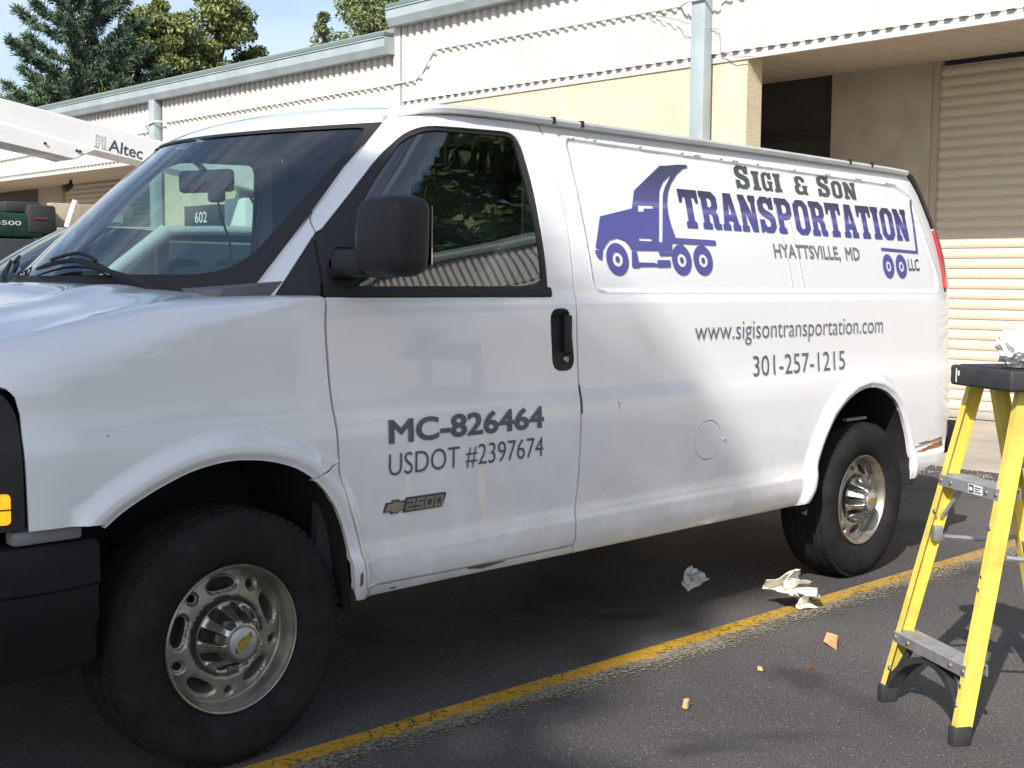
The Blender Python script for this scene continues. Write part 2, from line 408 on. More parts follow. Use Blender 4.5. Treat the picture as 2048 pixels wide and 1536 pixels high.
def garage_door(parent, y0, y1, x, ztop):
    d = bpy.data.objects.new('garage_door', None); COL.objects.link(d); d.parent = parent; d.location = (x, y0, .05)
    me = slat_mesh(y1-y0); n = int((ztop-.10)/.104)
    for k in range(n):
        s = bpy.data.objects.new('slat', me); COL.objects.link(s); s.parent = d; s.location = (0, 0, .055+k*.104)
    b_ = box('bottom_bar', -.03, .02, 0, y1-y0, -.03, .053, mat('bar_grey', (.40, .38, .35), .5), d, .006)
    box('rubber_seal', -.02, .01, 0, y1-y0, -.046, -.032, mat('rubber_black', (.02, .02, .02), .8), d)
    return d
def text2d(s, bold=0., shear=0.):
    cu = bpy.data.curves.new('txt', 'FONT'); cu.body = s; cu.size = 1; cu.offset = bold; cu.shear = shear; cu.resolution_u = 4; cu.fill_mode = 'FRONT'
    o = bpy.data.objects.new('txt', cu); COL.objects.link(o)
    dg = bpy.context.evaluated_depsgraph_get(); me = bpy.data.meshes.new_from_object(o.evaluated_get(dg))
    bpy.data.objects.remove(o); bpy.data.curves.remove(cu)
    bm = bmesh.new(); bm.from_mesh(me); bpy.data.meshes.remove(me); bmesh.ops.remove_doubles(bm, verts=bm.verts, dist=1e-5)
    return bm
def unit(name, label, y0, y1, zb, zg, wy0, wy1, ry0, ry1):
    """y range, fascia bottom, gutter bottom, flush stucco wall range, recess range"""
    X, XB = 8.45, 10.45
    u = thing(name, label, 'building', (X, y0, 0)); o = (-X, -y0, 0)
    def B(nm, x0, x1, ya, yb, z0, z1, m, par=None, bev=0.):
        q = box(nm, x0, x1, ya, yb, z0, z1, m, None, bev); q.parent = par or u; q.matrix_parent_inverse = Matrix.Translation((-X, -y0, 0)); return q
    P_ = Matrix.Translation((-X, -y0, 0))
    f = corrug('corrugated_panel', y0+.02, y1, zb+.085, zg+.16, X-.012, u); f.matrix_parent_inverse = P_
    B('fascia_trim', X-.006, X+.03, y0, y1, zb, zb+.12, M_TRIM)
    B('fascia_backing', X+.03, X+.10, y0, y1, zb+.02, zg+.2, M_DKFRM)
    # gutter with a sloping front, its joints and the flashing above
    bm = bmesh.new()
    prism(bm, [(X-.05, zg), (X-.17, zg), (X-.22, zg+.09), (X-.22, zg+.20), (X-.235, zg+.20), (X-.235, zg+.215), (X-.05, zg+.215)], 1, y0-.03, y1-.04)
    g = finish(bm, 'gutter', M_GUT, u); g.matrix_parent_inverse = P_
    for k in range(int((y1-y0)/3.05)):
        ya = y0+1.2+k*3.05
        if ya < y1-.2:
            bm = bmesh.new(); prism(bm, [(X-.055, zg-.004), (X-.172, zg-.004), (X-.224, zg+.088), (X-.224, zg+.19), (X-.055, zg+.19)], 1, ya, ya+.035)
            j = finish(bm, 'gutter_joint', M_GUT, g); j.matrix_parent_inverse = P_
        ya += 1.1
        if ya < y1-.2:
            j = box('gutter_strap', X-.245, X-.03, ya, ya+.05, zg+.216, zg+.232, M_GUT, g); j.matrix_parent_inverse = P_
    B('roof_flashing', X-.20, X+.4, y0, y1, zg+.234, zg+.275, M_FLASH)
    B('roof', X+.02, 22, y0, y1, zg+.301, zg+.36, mat('roof_grey', (.25, .25, .25), .9))
    # flush stucco wall, side return, back wall of the recess
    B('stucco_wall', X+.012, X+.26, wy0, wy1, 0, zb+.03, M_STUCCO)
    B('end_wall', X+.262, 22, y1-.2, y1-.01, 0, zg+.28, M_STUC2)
    # soffit panels, each with its own joint
    def soff(ya):
        bm = bmesh.new()
        vs_ = [(X+.02, zb+.035), (XB, zb+.11), (XB, zb+.135), (X+.02, zb+.06)]
        prism(bm, vs_, 1, 0, .288); bmesh.ops.bevel(bm, geom=[e for e in bm.edges if abs(e.verts[0].co.y-e.verts[1].co.y) < 1e-6 and min(e.verts[0].co.z, e.verts[1].co.z) < zb+.12 and abs(e.verts[0].co.x-e.verts[1].co.x) > .5], offset=.012, segments=1, affect='EDGES')
        return bm
    bm = soff(0); bmesh.ops.recalc_face_normals(bm, faces=bm.faces); sme = bpy.data.meshes.new('soffit_panel'); bm.to_mesh(sme); bm.free(); sme.materials.append(M_SOFF)
    so = bpy.data.objects.new('soffit', None); COL.objects.link(so); so.parent = u; so.matrix_parent_inverse = P_
    ya = ry0
    while ya < ry1:
        q = bpy.data.objects.new('soffit_panel', sme); COL.objects.link(q); q.parent = so; q.location = (0, ya, 0); ya += .300
    return u, B, P_
# right-hand, higher unit
uR, B, P_ = unit('warehouse_unit', 'taller white corrugated warehouse unit with cream roller door behind the van', -16, 8.72, 3.58, 4.60, 3.31, 8.715, -15.5, 5.2)
B('storefront_glazing', 10.44, 10.50, 3.54, 5.15, 0, 3.72, M_DKGLS)
for yy in (3.545, 4.62): B('window_mullion', 10.395, 10.438, yy, yy+.05, 0, 3.70, M_DKFRM)
B('window_rail', 10.39, 10.437, 3.60, 4.615, 3.02, 3.08, M_DKFRM)
B('window_rail', 10.39, 10.437, 3.60, 4.615, 2.05, 2.11, M_DKFRM)
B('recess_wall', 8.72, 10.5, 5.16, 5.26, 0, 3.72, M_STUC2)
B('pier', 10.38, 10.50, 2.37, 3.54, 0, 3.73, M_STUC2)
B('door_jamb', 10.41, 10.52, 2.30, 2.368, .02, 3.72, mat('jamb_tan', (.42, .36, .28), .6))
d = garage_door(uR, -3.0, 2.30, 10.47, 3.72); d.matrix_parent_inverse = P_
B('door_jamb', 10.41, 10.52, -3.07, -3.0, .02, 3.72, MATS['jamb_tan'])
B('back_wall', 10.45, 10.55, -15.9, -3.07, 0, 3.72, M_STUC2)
B('corner_trim', 8.40, 8.56, 8.60, 8.735, 3.585, 4.60, M_TRIM)
B('upper_wall', 8.62, 8.80, 1.0, 8.66, 4.962, 6.2, M_DKBRN)
for k in range(7): B('wall_batten', 8.60, 8.62, 8.1-k*.9, 8.15-k*.9, 4.962, 6.2, M_DKBRN)
dp = B('downspout', 8.27, 8.405, 3.70, 3.87, .02, 4.62, M_GUT, bev=.012)
tubeobj('conduit', [(8.385, -6, 4.19), (8.385, 3.5, 4.19), (8.25, 3.66, 4.185), (8.245, 3.9, 4.185), (8.385, 4.1, 4.19), (8.385, 7.86, 4.24), (8.385, 7.95, 4.20), (8.385, 8.17, 3.96), (8.385, 8.27, 3.91), (8.385, 8.72, 3.90)], .013, M_PIPE, uR, 8).matrix_parent_inverse = P_
tubeobj('loose_cable', [(8.37, 4.5, 4.17), (8.33, 4.1, 4.05), (8.26, 3.92, 3.98), (8.40, 3.62, 3.9), (8.38, 3.58, 3.68), (8.38, 3.4, 3.60), (8.40, 3.2, 3.585)], .005, mat('cable_grey', (.30, .30, .30), .6), uR, 6).matrix_parent_inverse = P_
# left-hand, lower unit
uL, B, P_ = unit('warehouse_unit', 'lower white corrugated warehouse unit with deep soffit, far left behind the bucket truck', 8.74, 32, 3.31, 4.27, 8.745, 14.75, 14.75, 31.5)
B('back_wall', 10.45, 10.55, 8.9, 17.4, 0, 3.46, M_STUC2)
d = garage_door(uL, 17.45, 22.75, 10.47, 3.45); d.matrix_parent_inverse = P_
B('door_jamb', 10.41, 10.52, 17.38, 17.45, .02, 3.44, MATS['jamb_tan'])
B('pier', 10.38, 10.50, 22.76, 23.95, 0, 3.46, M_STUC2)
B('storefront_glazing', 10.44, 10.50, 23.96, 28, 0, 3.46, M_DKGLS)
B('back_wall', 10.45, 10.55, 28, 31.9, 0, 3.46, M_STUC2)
B('downspout', 8.27, 8.405, 14.72, 14.90, .02, 4.28, M_GUT, bev=.012)
B('entry_canopy', 8.30, 8.455, 12.85, 13.85, 2.20, 2.53, mat('sign_dark', (.05, .055, .06), .6), bev=.01)
bm = text2d('602', .01)
xs_ = [v.co.x for v in bm.verts]; zs_ = [v.co.y for v in bm.verts]
for v in bm.verts:
    a = (v.co.x-min(xs_))/(max(xs_)-min(xs_)); b_ = (v.co.y-min(zs_))/(max(zs_)-min(zs_))
    v.co = Vector((8.296, 13.52-a*.36, 2.26+b_*.17))
finish(bm, 'number_lettering', mat('number_white', (.8, .8, .8), .5), uL, recalc=False).matrix_parent_inverse = P_
tubeobj('conduit', [(8.385, 8.74, 3.90), (8.385, 14.5, 3.91), (8.25, 14.68, 3.92), (8.245, 14.93, 3.88), (8.385, 15.1, 3.80), (8.385, 22, 3.70), (8.385, 31, 3.66)], .013, M_PIPE, uL, 8).matrix_parent_inverse = P_
tubeobj('soffit_lamp', [(9.5, 20.4, 3.36), (9.5, 20.4, 3.25), (9.35, 20.4, 3.17)], [.03, .06, .09], M_DKFRM, uL, 10).matrix_parent_inverse = P_

# ================================================================ trees
def leafcloud(centers, radii, n, size, rng, flat=.5):
    """n leaf faces scattered through clumps"""
    k = rng.integers(0, len(centers), n); c = centers[k]; r_ = radii[k][:, None]
    d = rng.normal(size=(n, 3)); d /= np.linalg.norm(d, axis=1)[:, None]
    p = c + d*r_*(rng.random((n, 1))**.45)*np.array([1, 1, .8])
    a = rng.normal(size=(n, 3)); a /= np.linalg.norm(a, axis=1)[:, None]
    b_ = np.cross(a, rng.normal(size=(n, 3))); b_ /= np.linalg.norm(b_, axis=1)[:, None]
    s = size*(.6+.8*rng.random((n, 1)))
    v = np.stack([p-a*s, p+b_*s*flat, p+a*s, p-b_*s*flat], 1).reshape(-1, 3)
    return v
def quads(name, v, m, parent):
    n = len(v)//4; me = bpy.data.meshes.new(name)
    me.vertices.add(len(v)); me.vertices.foreach_set('co', v.astype(np.float32).ravel())
    me.loops.add(n*4); me.loops.foreach_set('vertex_index', np.arange(n*4, dtype=np.int32)); me.polygons.add(n)
    me.polygons.foreach_set('loop_start', np.arange(0, n*4, 4, dtype=np.int32)); me.polygons.foreach_set('loop_total', np.full(n, 4, np.int32)); me.update()
    return link(name, me, m, parent)
def leafmat(name, c1, c2, sc):
    m = mat(name, c1, .55, col2=c2, vscale=sc, cut=(.38, .62), spec=.35); return m
M_BARK = mat('bark', (.10, .075, .055), .9, var=.3, vscale=6, bump=.8, bscale=18)
def broadleaf(name, label, x, y, h, rad, z0, seed, m, n=9000, size=.16, group='trees behind the warehouse', clumps=46, shape=None):
    rng = np.random.default_rng(seed); t = thing(name, label, 'tree', (x, y, 0), 0, group)
    cs, rs = [], []
    bm = bmesh.new(); tube(bm, [(0, 0, -.1), (.1, 0, h*.3), (-.05, .1, h*.6), (.05, 0, h*.9)], [h*.022, h*.017, h*.011, h*.004], 8)
    while len(cs) < clumps:
        q = rng.uniform(-1, 1, 3)
        if shape:
            if not shape(q): continue
        elif (q**2).sum() > 1: continue
        # taller than wide, narrower towards the top
        zz = z0+(h-z0)*(q[2]*.5+.5); k = rad*(1.0-.45*max(0, q[2])) 
        cs.append((q[0]*k, q[1]*k, zz)); rs.append(rng.uniform(.14, .30)*rad)
    for c in cs[::2]:
        z_ = max(h*.15, c[2]-rad*.5); tube(bm, [(0, 0, z_), (c[0]*.5, c[1]*.5, (z_+c[2])/2), c], [h*.008, h*.005, h*.002], 5, False)
    finish(bm, 'trunk', M_BARK, t, 60)
    quads('crown', leafcloud(np.array(cs), np.array(rs), n, size, rng), m, t); return t
ML1 = leafmat('leaf_yellow_green', (.14, .18, .06), (.23, .25, .085), .9)
ML2 = leafmat('leaf_mid_green', (.09, .14, .05), (.17, .21, .07), .9)
ML3 = leafmat('leaf_grey_green', (.12, .16, .07), (.20, .23, .10), .9)
broadleaf('broadleaf_tree', 'yellow-green tree with a rounded narrow top right of the pine', 22.2, 40, 11.9, 2.3, 5, 11, ML1, 40000, .085, clumps=80)
broadleaf('broadleaf_tree', 'tallest yellow-green tree, cut off by the top of the picture', 25.4, 41, 13.3, 2.6, 5, 12, ML1, 46000, .085, clumps=90)
broadleaf('broadleaf_tree', 'low green tree beside the tall one, showing just over the roof', 27.0, 42, 10.9, 1.5, 6, 13, ML2, 12000, .085)
broadleaf('broadleaf_tree', 'slim light green tree showing above the gutter of the lower unit', 30.3, 40.5, 13.0, 1.25, 5, 14, ML3, 13000, .08)
broadleaf('broadleaf_tree', 'airy green tree next to the dark upper wall of the taller unit', 33.6, 41, 15.6, 3.0, 5, 15, ML3, 46000, .085, clumps=95)
broadleaf('broadleaf_tree', 'dark green tree low behind the roof, between the pine and the yellow-green trees', 21.0, 43, 9.6, 3.2, 4, 16, ML2, 34000, .085, clumps=80)
def pine(x, y, h):
    rng = np.random.default_rng(5); t = thing('pine_tree', 'dark blue-green pine at the left edge, behind the boom', 'tree', (x, y, 0), 0, None)
    bm = bmesh.new(); tube(bm, [(0, 0, -.1), (.05, 0, h*.5), (0, 0, h)], [.24, .15, .03], 8); V = []
    for k in range(64):
        f = .22+.76*k/64; z = h*f; a = k*2.4+rng.uniform(-.4, .4); L = (1-f)**.8*6.6*rng.uniform(.65, 1.15)+.35
        d = np.array([math.cos(a), math.sin(a), 0]); up = .10+.55*f
        pts = [np.array([0, 0, z])+d*L*s+np.array([0, 0, 1])*(L*s*up-.10*L*math.sin(s*3.1)) for s in (0, .35, .7, 1)]
        tube(bm, [tuple(p) for p in pts], [.05, .035, .02, .008], 5, False)
        m_ = int(30+L*40); s = rng.uniform(.22, 1.0, m_)**.8; i_ = np.minimum(2, (s*3).astype(int)); pa = np.array(pts)
        q = pa[i_]+(pa[i_+1]-pa[i_])*(s*3-i_)[:, None]; sv = np.cross(d, [0, 0, 1])
        base = q+sv*(rng.normal(size=m_)*L*.14*(1.15-s))[:, None]+rng.normal(size=(m_, 3))*.06
        base = np.repeat(base, 9, 0); k9 = len(base)      # a tuft of needles at each twig end
        dn = d*.45+rng.normal(size=(k9, 3))*.55+np.array([0, 0, .35]); dn /= np.linalg.norm(dn, axis=1)[:, None]
        n_ = dn*rng.uniform(.16, .30, (k9, 1)); s_ = np.cross(dn, rng.normal(size=(k9, 3))); s_ /= np.linalg.norm(s_, axis=1)[:, None]; s_ *= .018
        V.append(np.stack([base-s_, base+s_, base+n_+s_*.6, base+n_-s_*.6], 1).reshape(-1, 3))
    finish(bm, 'trunk', M_BARK, t, 60); quads('crown', np.vstack(V), leafmat('pine_needles', (.055, .098, .065), (.10, .15, .09), 1.1), t)
pine(18.7, 39, 12.2)

for k, (x, y, h, rd) in enumerate(((16.5, -8, 15, 4.4), (17.5, -15, 16, 4.6), (17, -22.5, 15, 4.6), (18, -31, 16, 5))):
    broadleaf('broadleaf_tree', ['leafy tree behind the warehouse, right of the frame', 'second leafy tree behind the warehouse, right of the frame', 'third leafy tree behind the warehouse, right of the frame', 'last leafy tree behind the warehouse, right of the frame'][k], x, y, h, rd, 2.5, 40+k, ML2, 22000, .22, clumps=110)
# tree across the lot, behind the photographer: its shade falls over the front of the van
def shade_tree():
    rng = np.random.default_rng(21)
    h = np.array([math.cos(PHI), math.sin(PHI), 0]); sd = np.array([-h[0]*math.cos(EL), -h[1]*math.cos(EL), math.sin(EL)])   # towards the sun
    ea = np.array([-h[1], h[0], 0]); eb = h*math.sin(EL)+np.array([0, 0, math.cos(EL)])
    D = 19.
    cs, rs = [], []
    for _ in range(9000):
        a = rng.uniform(-2.6, 5.0); b = rng.uniform(-4.5, 1.6); d = rng.uniform(-2.6, 2.6)
        lim = 1.50+.12*math.sin(a*2.3)
        if a < -1.58+.2*math.sin(b*2.6): continue
        if b > lim: continue
        r_ = .40
        cs.append(ea*a+eb*b+sd*(D+d)); rs.append(r_)
        if len(cs) > 620: break
    cs = np.array(cs); base = ea*2.6+eb*-2.+sd*D; bx_, by_ = base[0], base[1]
    t = thing('shade_tree', 'large leafy tree across the lot, behind the photographer', 'tree', (bx_, by_, 0))
    cs = cs-np.array([bx_, by_, 0]); top = base[2]
    bm = bmesh.new(); tube(bm, [(0, 0, -.1), (.1, .1, top*.4), (0, 0, top*.8), (.1, 0, top+2)], [.36, .28, .16, .04], 9)
    for c in cs[::5]: tube(bm, [(0, 0, max(2, c[2]-3)), tuple(c*np.array([.5, .5, 1])-np.array([0, 0, .9])), tuple(c)], [.07, .045, .015], 5, False)
    finish(bm, 'trunk', M_BARK, t, 60)
    quads('crown', leafcloud(cs, np.array(rs)*1.0, 95000, .085, rng, .55), leafmat('leaf_shade', (.045, .085, .022), (.08, .11, .03), .9), t)
shade_tree()
# ================================================================ the van: shape of its skin
def lerp_pchip(xs,ys):
    n=len(xs);h=[xs[i+1]-xs[i] for i in range(n-1)];d=[(ys[i+1]-ys[i])/h[i] for i in range(n-1)]
    m=[0.0]*n;m[0]=d[0];m[-1]=d[-1]
    for i in range(1,n-1):
        if d[i-1]*d[i]>0:
            w1=2*h[i]+h[i-1];w2=h[i]+2*h[i-1];m[i]=(w1+w2)/(w1/d[i-1]+w2/d[i])
    def f(x):
        if x<=xs[0]: return ys[0]+m[0]*(x-xs[0])
        if x>=xs[-1]: return ys[-1]+m[-1]*(x-xs[-1])
        lo=0;hi=n-1
        while hi-lo>1:
            k=(lo+hi)//2
            if xs[k]<=x: lo=k
            else: hi=k
        t=(x-xs[lo])/h[lo]
        return ((1+2*t)*(1-t)**2*ys[lo]+t*(1-t)**2*h[lo]*m[lo]+t*t*(3-2*t)*ys[lo+1]+t*t*(t-1)*h[lo]*m[lo+1])
    return f
def sstep(a,b,x):
    t=min(1,max(0,(x-a)/(b-a)));return t*t*(3-2*t)
TUM=lerp_pchip([.34,.40,.44,.49,.535,.56,.60,.75,.90,.945,1.00,1.06,1.30,1.345,1.40,1.50,1.60,1.70,1.80,1.93,1.97],
               [.93,.968,.992,1.004,1.003,.992,.988,.990,.992,.990,.979,.974,.968,.957,.948,.930,.908,.884,.857,.822,.808])
HOODZ=lerp_pchip([-.95,-.88,-.80,-.6,-.45,-.3,-.1,.05,.2],[1.02,1.09,1.145,1.225,1.263,1.292,1.325,1.335,1.338])
def xpil(z): return .17+(z-1.324)*(.727-.17)/(1.90-1.324)
def wpil(z): return .79+(z-1.324)*(.718-.79)/(1.90-1.324)
def corner(x,z):
    o=0.;xc=4.06-(.12*((z-1.35)/.58)**2 if z>1.35 else 0)
    if x<-.45: o+=.36*(1-math.sqrt(max(0,1-((-.45-x)/.46)**2)))
    if x>xc: o+=.22*(1-math.sqrt(max(0,1-min(1,(x-xc)/.40)**2)))
    return o
ARCHF=[(-.405,.745),(-.356,.78),(-.283,.818),(-.209,.849),(-.142,.870),(-.063,.882),(.002,.883),(.086,.872),(.161,.850),(.22,.82),(.269,.779),(.306,.734),(.333,.688),(.358,.622),(.373,.556),(.381,.491),(.387,.43),(.388,.36)]
ARCHR=[(2.90,.36),(2.915,.43),(2.94,.52),(2.968,.601),(3.015,.687),(3.091,.786),(3.183,.852),(3.28,.892),(3.382,.907),(3.49,.895),(3.59,.855),(3.67,.79),(3.735,.69),(3.772,.60),(3.795,.50),(3.80,.36)]
def dist_poly(poly,x,z):
    b=9.
    for i in range(len(poly)-1):
        ax,az=poly[i];bx,bz=poly[i+1];ux=bx-ax;uz=bz-az
        t=((x-ax)*ux+(z-az)*uz)/(ux*ux+uz*uz+1e-12);t=min(1,max(0,t))
        d=math.hypot(x-ax-t*ux,z-az-t*uz)
        if d<b:b=d
    return b
def flare(x,z):
    o=0.
    for A,x0,x1 in ((ARCHF,-.62,.65),(ARCHR,2.6,4.0)):
        if A and x0<x<x1 and z<1.05:
            d=dist_poly(A,x,z)
            if d<.085:
                t=d/.085
                o=max(o,.030*(1-sstep(.42,1,t))-.012*(1-sstep(0,.30,t)))
    return o
def S(x,z,fl=True,bend=True):
    w=TUM(z)-corner(x,z)
    if bend and z>1.26 and x<1.1:
        d=max(0,x-xpil(z)); 
        if d<.30:
            k=(1-d/.30)**4
            w-= k*(w-wpil(z))*sstep(1.27,1.335,z)
    if fl: w+=flare(x,z)
    return w
def P(x,v):
    """near-side body surface: x along the van, v = height, past the fender shoulder v keeps running over the bonnet"""
    if x>=.17 : return (x,-S(x,v),v)
    t=min(1,max(0,(.17-x)/.67));t=t*t*(3-2*t)
    b=.055+.075*t;a=.15+.06*t
    zh=HOODZ(x);zs=zh-b
    if v<=zs: return (x,-S(x,v),v)
    w=S(x,zs);q=(a+b)/2*math.pi/2
    if v<=zs+q:
        th=(v-zs)/q*math.pi/2
        return (x,-(w-a*(1-math.cos(th))),zs+b*math.sin(th))
    y=(w-a)-(v-zs-q)
    return (x,-y,zh+.035*(1-(y/(w-a))**2))

def PF(x,v):
    """fender skin: the shoulder runs back under the mirror sail"""
    t=min(1,max(0,(.17-x)/.67));t=t*t*(3-2*t); k=sstep(.03,.32,x)
    b=(.055+.075*t)*(1-k)+.012*k;a=(.15+.06*t)*(1-k)+.05*k
    zh=HOODZ(min(x,.2));zs=zh-b
    if v<=zs: return (x,-S(x,v,True,False),v)
    w=S(x,zs,True,False);q=(a+b)/2*math.pi/2
    if v<=zs+q:
        th=(v-zs)/q*math.pi/2
        return (x,-(w-a*(1-math.cos(th))),zs+b*math.sin(th))
    y=(w-a)-(v-zs-q)
    return (x,-y,zh+.035*(1-(y/(w-a))**2))
# ================================================================ the van
PANEL = roundpoly([(1.512, 1.351), (1.480, 1.908), (3.88, 1.876), (3.990, 1.825), (4.135, 1.44), (4.125, 1.351)], [.05, .035, .08, .06, .1, .05], 5)
PANELV = np.array(PANEL)
_PN = [(PANEL[i], PANEL[(i+1) % len(PANEL)]) for i in range(len(PANEL))]
def _pin(x, z):
    ins = False
    for (x1, y1), (x2, y2) in _PN:
        if (y1 > z) != (y2 > z) and x < (x2-x1)*(z-y1)/(y2-y1)+x1: ins = not ins
    return ins
def bead(x, z, ribs=True):
    """pressed side panel and its two upright ribs"""
    if not (1.40 < x < 4.22 and 1.28 < z < 1.96): return 0.
    if 1.56 < x < 3.84 and 1.39 < z < 1.835: o = -.0065; d = .04
    else:
        d = min((dist_poly([a, b], x, z) for a, b in _PN if min(a[0], b[0])-.05 < x < max(a[0], b[0])+.05), default=1.)
        if not _pin(x, z): return .0028*(1-sstep(0, .011, d)) if d < .011 else 0.
        o = -.0065*sstep(0, .013, d)
    if ribs and 2.70 < x < 2.95:
        for xr in (2.735+.136*(1.9-z), 2.825+.136*(1.9-z)):
            e = abs(x-xr)
            if e < .012: o += .0028*(1-sstep(.002, .012, e))*sstep(.0, .03, d)
    return o
def PV(x, v):
    p = P(x, v)
    if x > 1.4 and v > 1.28:
        b = bead(x, v)
        if b: return (p[0], p[1]-b, p[2])
    return p
def PVflat(x, v):       # same skin without the beads: lettering bridges them
    return P(x, v)
def paint():
    m = mat('white_paint', (.80, .81, .82), .30, coat=1., spec=.5)
    t = m.node_tree; b = t.nodes['Principled BSDF']; tc = t.nodes.new('ShaderNodeTexCoord')
    sx = t.nodes.new('ShaderNodeSeparateXYZ'); t.links.new(tc.outputs['Object'], sx.inputs[0])
    n = t.nodes.new('ShaderNodeTexNoise'); n.inputs['Scale'].default_value = 7; n.inputs['Detail'].default_value = 8; n.inputs['Roughness'].default_value = .7; t.links.new(tc.outputs['Object'], n.inputs['Vector'])
    # road film: thin, blotchy, thicker on the sills
    mr = t.nodes.new('ShaderNodeMapRange'); mr.inputs['From Min'].default_value = .85; mr.inputs['From Max'].default_value = .42; mr.inputs['To Min'].default_value = .04; mr.inputs['To Max'].default_value = .55
    t.links.new(sx.outputs['Z'], mr.inputs['Value'])
    r_ = t.nodes.new('ShaderNodeValToRGB'); r_.color_ramp.elements[0].position = .35; r_.color_ramp.elements[1].position = .75; t.links.new(n.outputs['Fac'], r_.inputs[0])
    mu = t.nodes.new('ShaderNodeMath'); mu.operation = 'MULTIPLY'; t.links.new(r_.outputs[0], mu.inputs[0]); t.links.new(mr.outputs[0], mu.inputs[1])
    mx_ = t.nodes.new('ShaderNodeMix'); mx_.data_type = 'RGBA'; mx_.inputs['A'].default_value = (.795, .805, .82, 1); mx_.inputs['B'].default_value = (.42, .37, .30, 1)
    t.links.new(mu.outputs[0], mx_.inputs['Factor']); t.links.new(mx_.outputs['Result'], b.inputs['Base Color'])
    return m
M_PAINT = paint()
M_BLK = mat('black_trim', (.021, .021, .023), .55, spec=.35, bump=.06, bscale=300)
M_BLKG = mat('black_gloss', (.012, .012, .013), .22)
M_BUMP = mat('bumper_plastic', (.013, .014, .015), .68, spec=.22, bump=.15, bscale=220, var=.2, vscale=3)
M_LINER = mat('wheel_liner', (.012, .012, .013), .8)
M_INT = mat('interior_grey', (.040, .042, .045), .8)
M_INT2 = mat('seat_cloth', (.060, .063, .068), .9, bump=.2, bscale=200)
M_RAIL = mat('drip_rail', (.48, .49, .49), .38, var=.12, vscale=5)
G_WIND = glassmat('windshield_glass', (.80, .97, .93), 1., .14)
G_SIDE = glassmat('door_glass', (.46, .60, .57), 1., .15)
van = thing('cargo_van', 'white cargo van with dump-truck logo and company lettering, parked nose out', 'van')
XS = [round(-.90+.045*i, 4) for i in range(124)]
ZS = [.37,.39,.41,.425,.44,.46,.48,.50,.52,.532,.541,.55,.558,.568,.585,.61,.65,.70,.75,.80,.85,.89,.915,.93,.945,.96,.975,.99,1.005,1.02,1.04,1.06,1.09,1.13,1.17,1.21,1.25,1.27,1.28,1.29,1.30,1.31,1.32,1.33,1.34,1.355,1.37,1.39,1.42,1.46,1.50,1.55,1.60,1.65,1.70,1.75,1.80,1.84,1.87,1.89,1.91,1.93,1.95]
def ring(poly, offs, st=.03, closed=False):
    """points in rows beside a line, so that the skin bends there"""
    pts = resample(poly, st, closed); o = []
    for i, (x, z) in enumerate(pts):
        a = pts[max(i-1, 0)]; b = pts[min(i+1, len(pts)-1)]; tx, tz = b[0]-a[0], b[1]-a[1]; L = math.hypot(tx, tz) or 1
        for d in offs: o.append((x-tz/L*d, z+tx/L*d))
    return o
AF = smoothline(ARCHF, 3); AR = smoothline(ARCHR, 3)
EX = ring(ARCHF, (.008, .018, .028, .036, .045, .054, .063, .072, .081, .09)) + ring(ARCHR, (.008, .018, .028, .036, .045, .054, .063, .072, .081, .09))
EX += [(xpil(z)+d, z) for z in np.arange(1.30, 1.94, .02) for d in (.006, .014, .024, .036, .05, .066, .085, .11)]
EX += ring(PANEL+[PANEL[0]], (-.016, -.011, -.006, 0, .006, .012), .022)
EX += [(2.735+k*.09+.136*(1.9-z)+d, z) for z in np.arange(1.37, 1.89, .02) for d in (-.013, -.007, 0, .007, .013) for k in (0, 1)]
AVOID = [([(xpil(1.28)+.05, 1.28), (xpil(1.95)+.05, 1.95)], .055), (ARCHF, .092), (ARCHR, .092), (PANEL+[PANEL[0]], .017), ([(2.735+.136*.55, 1.35), (2.735, 1.9)], .017), ([(2.825+.136*.55, 1.35), (2.825, 1.9)], .017)]
GAP = .0045
# seams traced along the body
seam_f = smoothline([(.321, 1.326), (.313, 1.246), (.321, 1.119), (.329, 1.033), (.336, .967), (.342, .890), (.347, .80), (.357, .735), (.390, .632), (.409, .557), (.421, .462)], 3)
seam_up = [(.321, 1.326), (.337, 1.384), (.355, 1.444), (.388, 1.528), (.414, 1.592)]
seam_r = smoothline([(1.378, .462), (1.378, .53), (1.392, .60), (1.405, .70), (1.411, .89), (1.4125, .97), (1.412, 1.05), (1.406, 1.195), (1.407, 1.377), (1.411, 1.454), (1.413, 1.58), (1.408, 1.702), (1.392, 1.811), (1.377, 1.886), (1.362, 1.920), (1.345, 1.947)], 2)
rail_b = smoothline([(.727, 1.904), (.756, 1.917), (.815, 1.930), (.94, 1.938), (1.345, 1.947)], 3)
winout = roundpoly([(.205, 1.327), (.396, 1.528), (.655, 1.785), (.790, 1.893), (1.243, 1.906), (1.272, 1.74), (1.281, 1.50), (1.277, 1.334), (.70, 1.331)], [0, .02, .05, .13, .075, .1, .1, .025, .02], 6)
def shift(line, dx): return [(x+dx, z) for x, z in line]
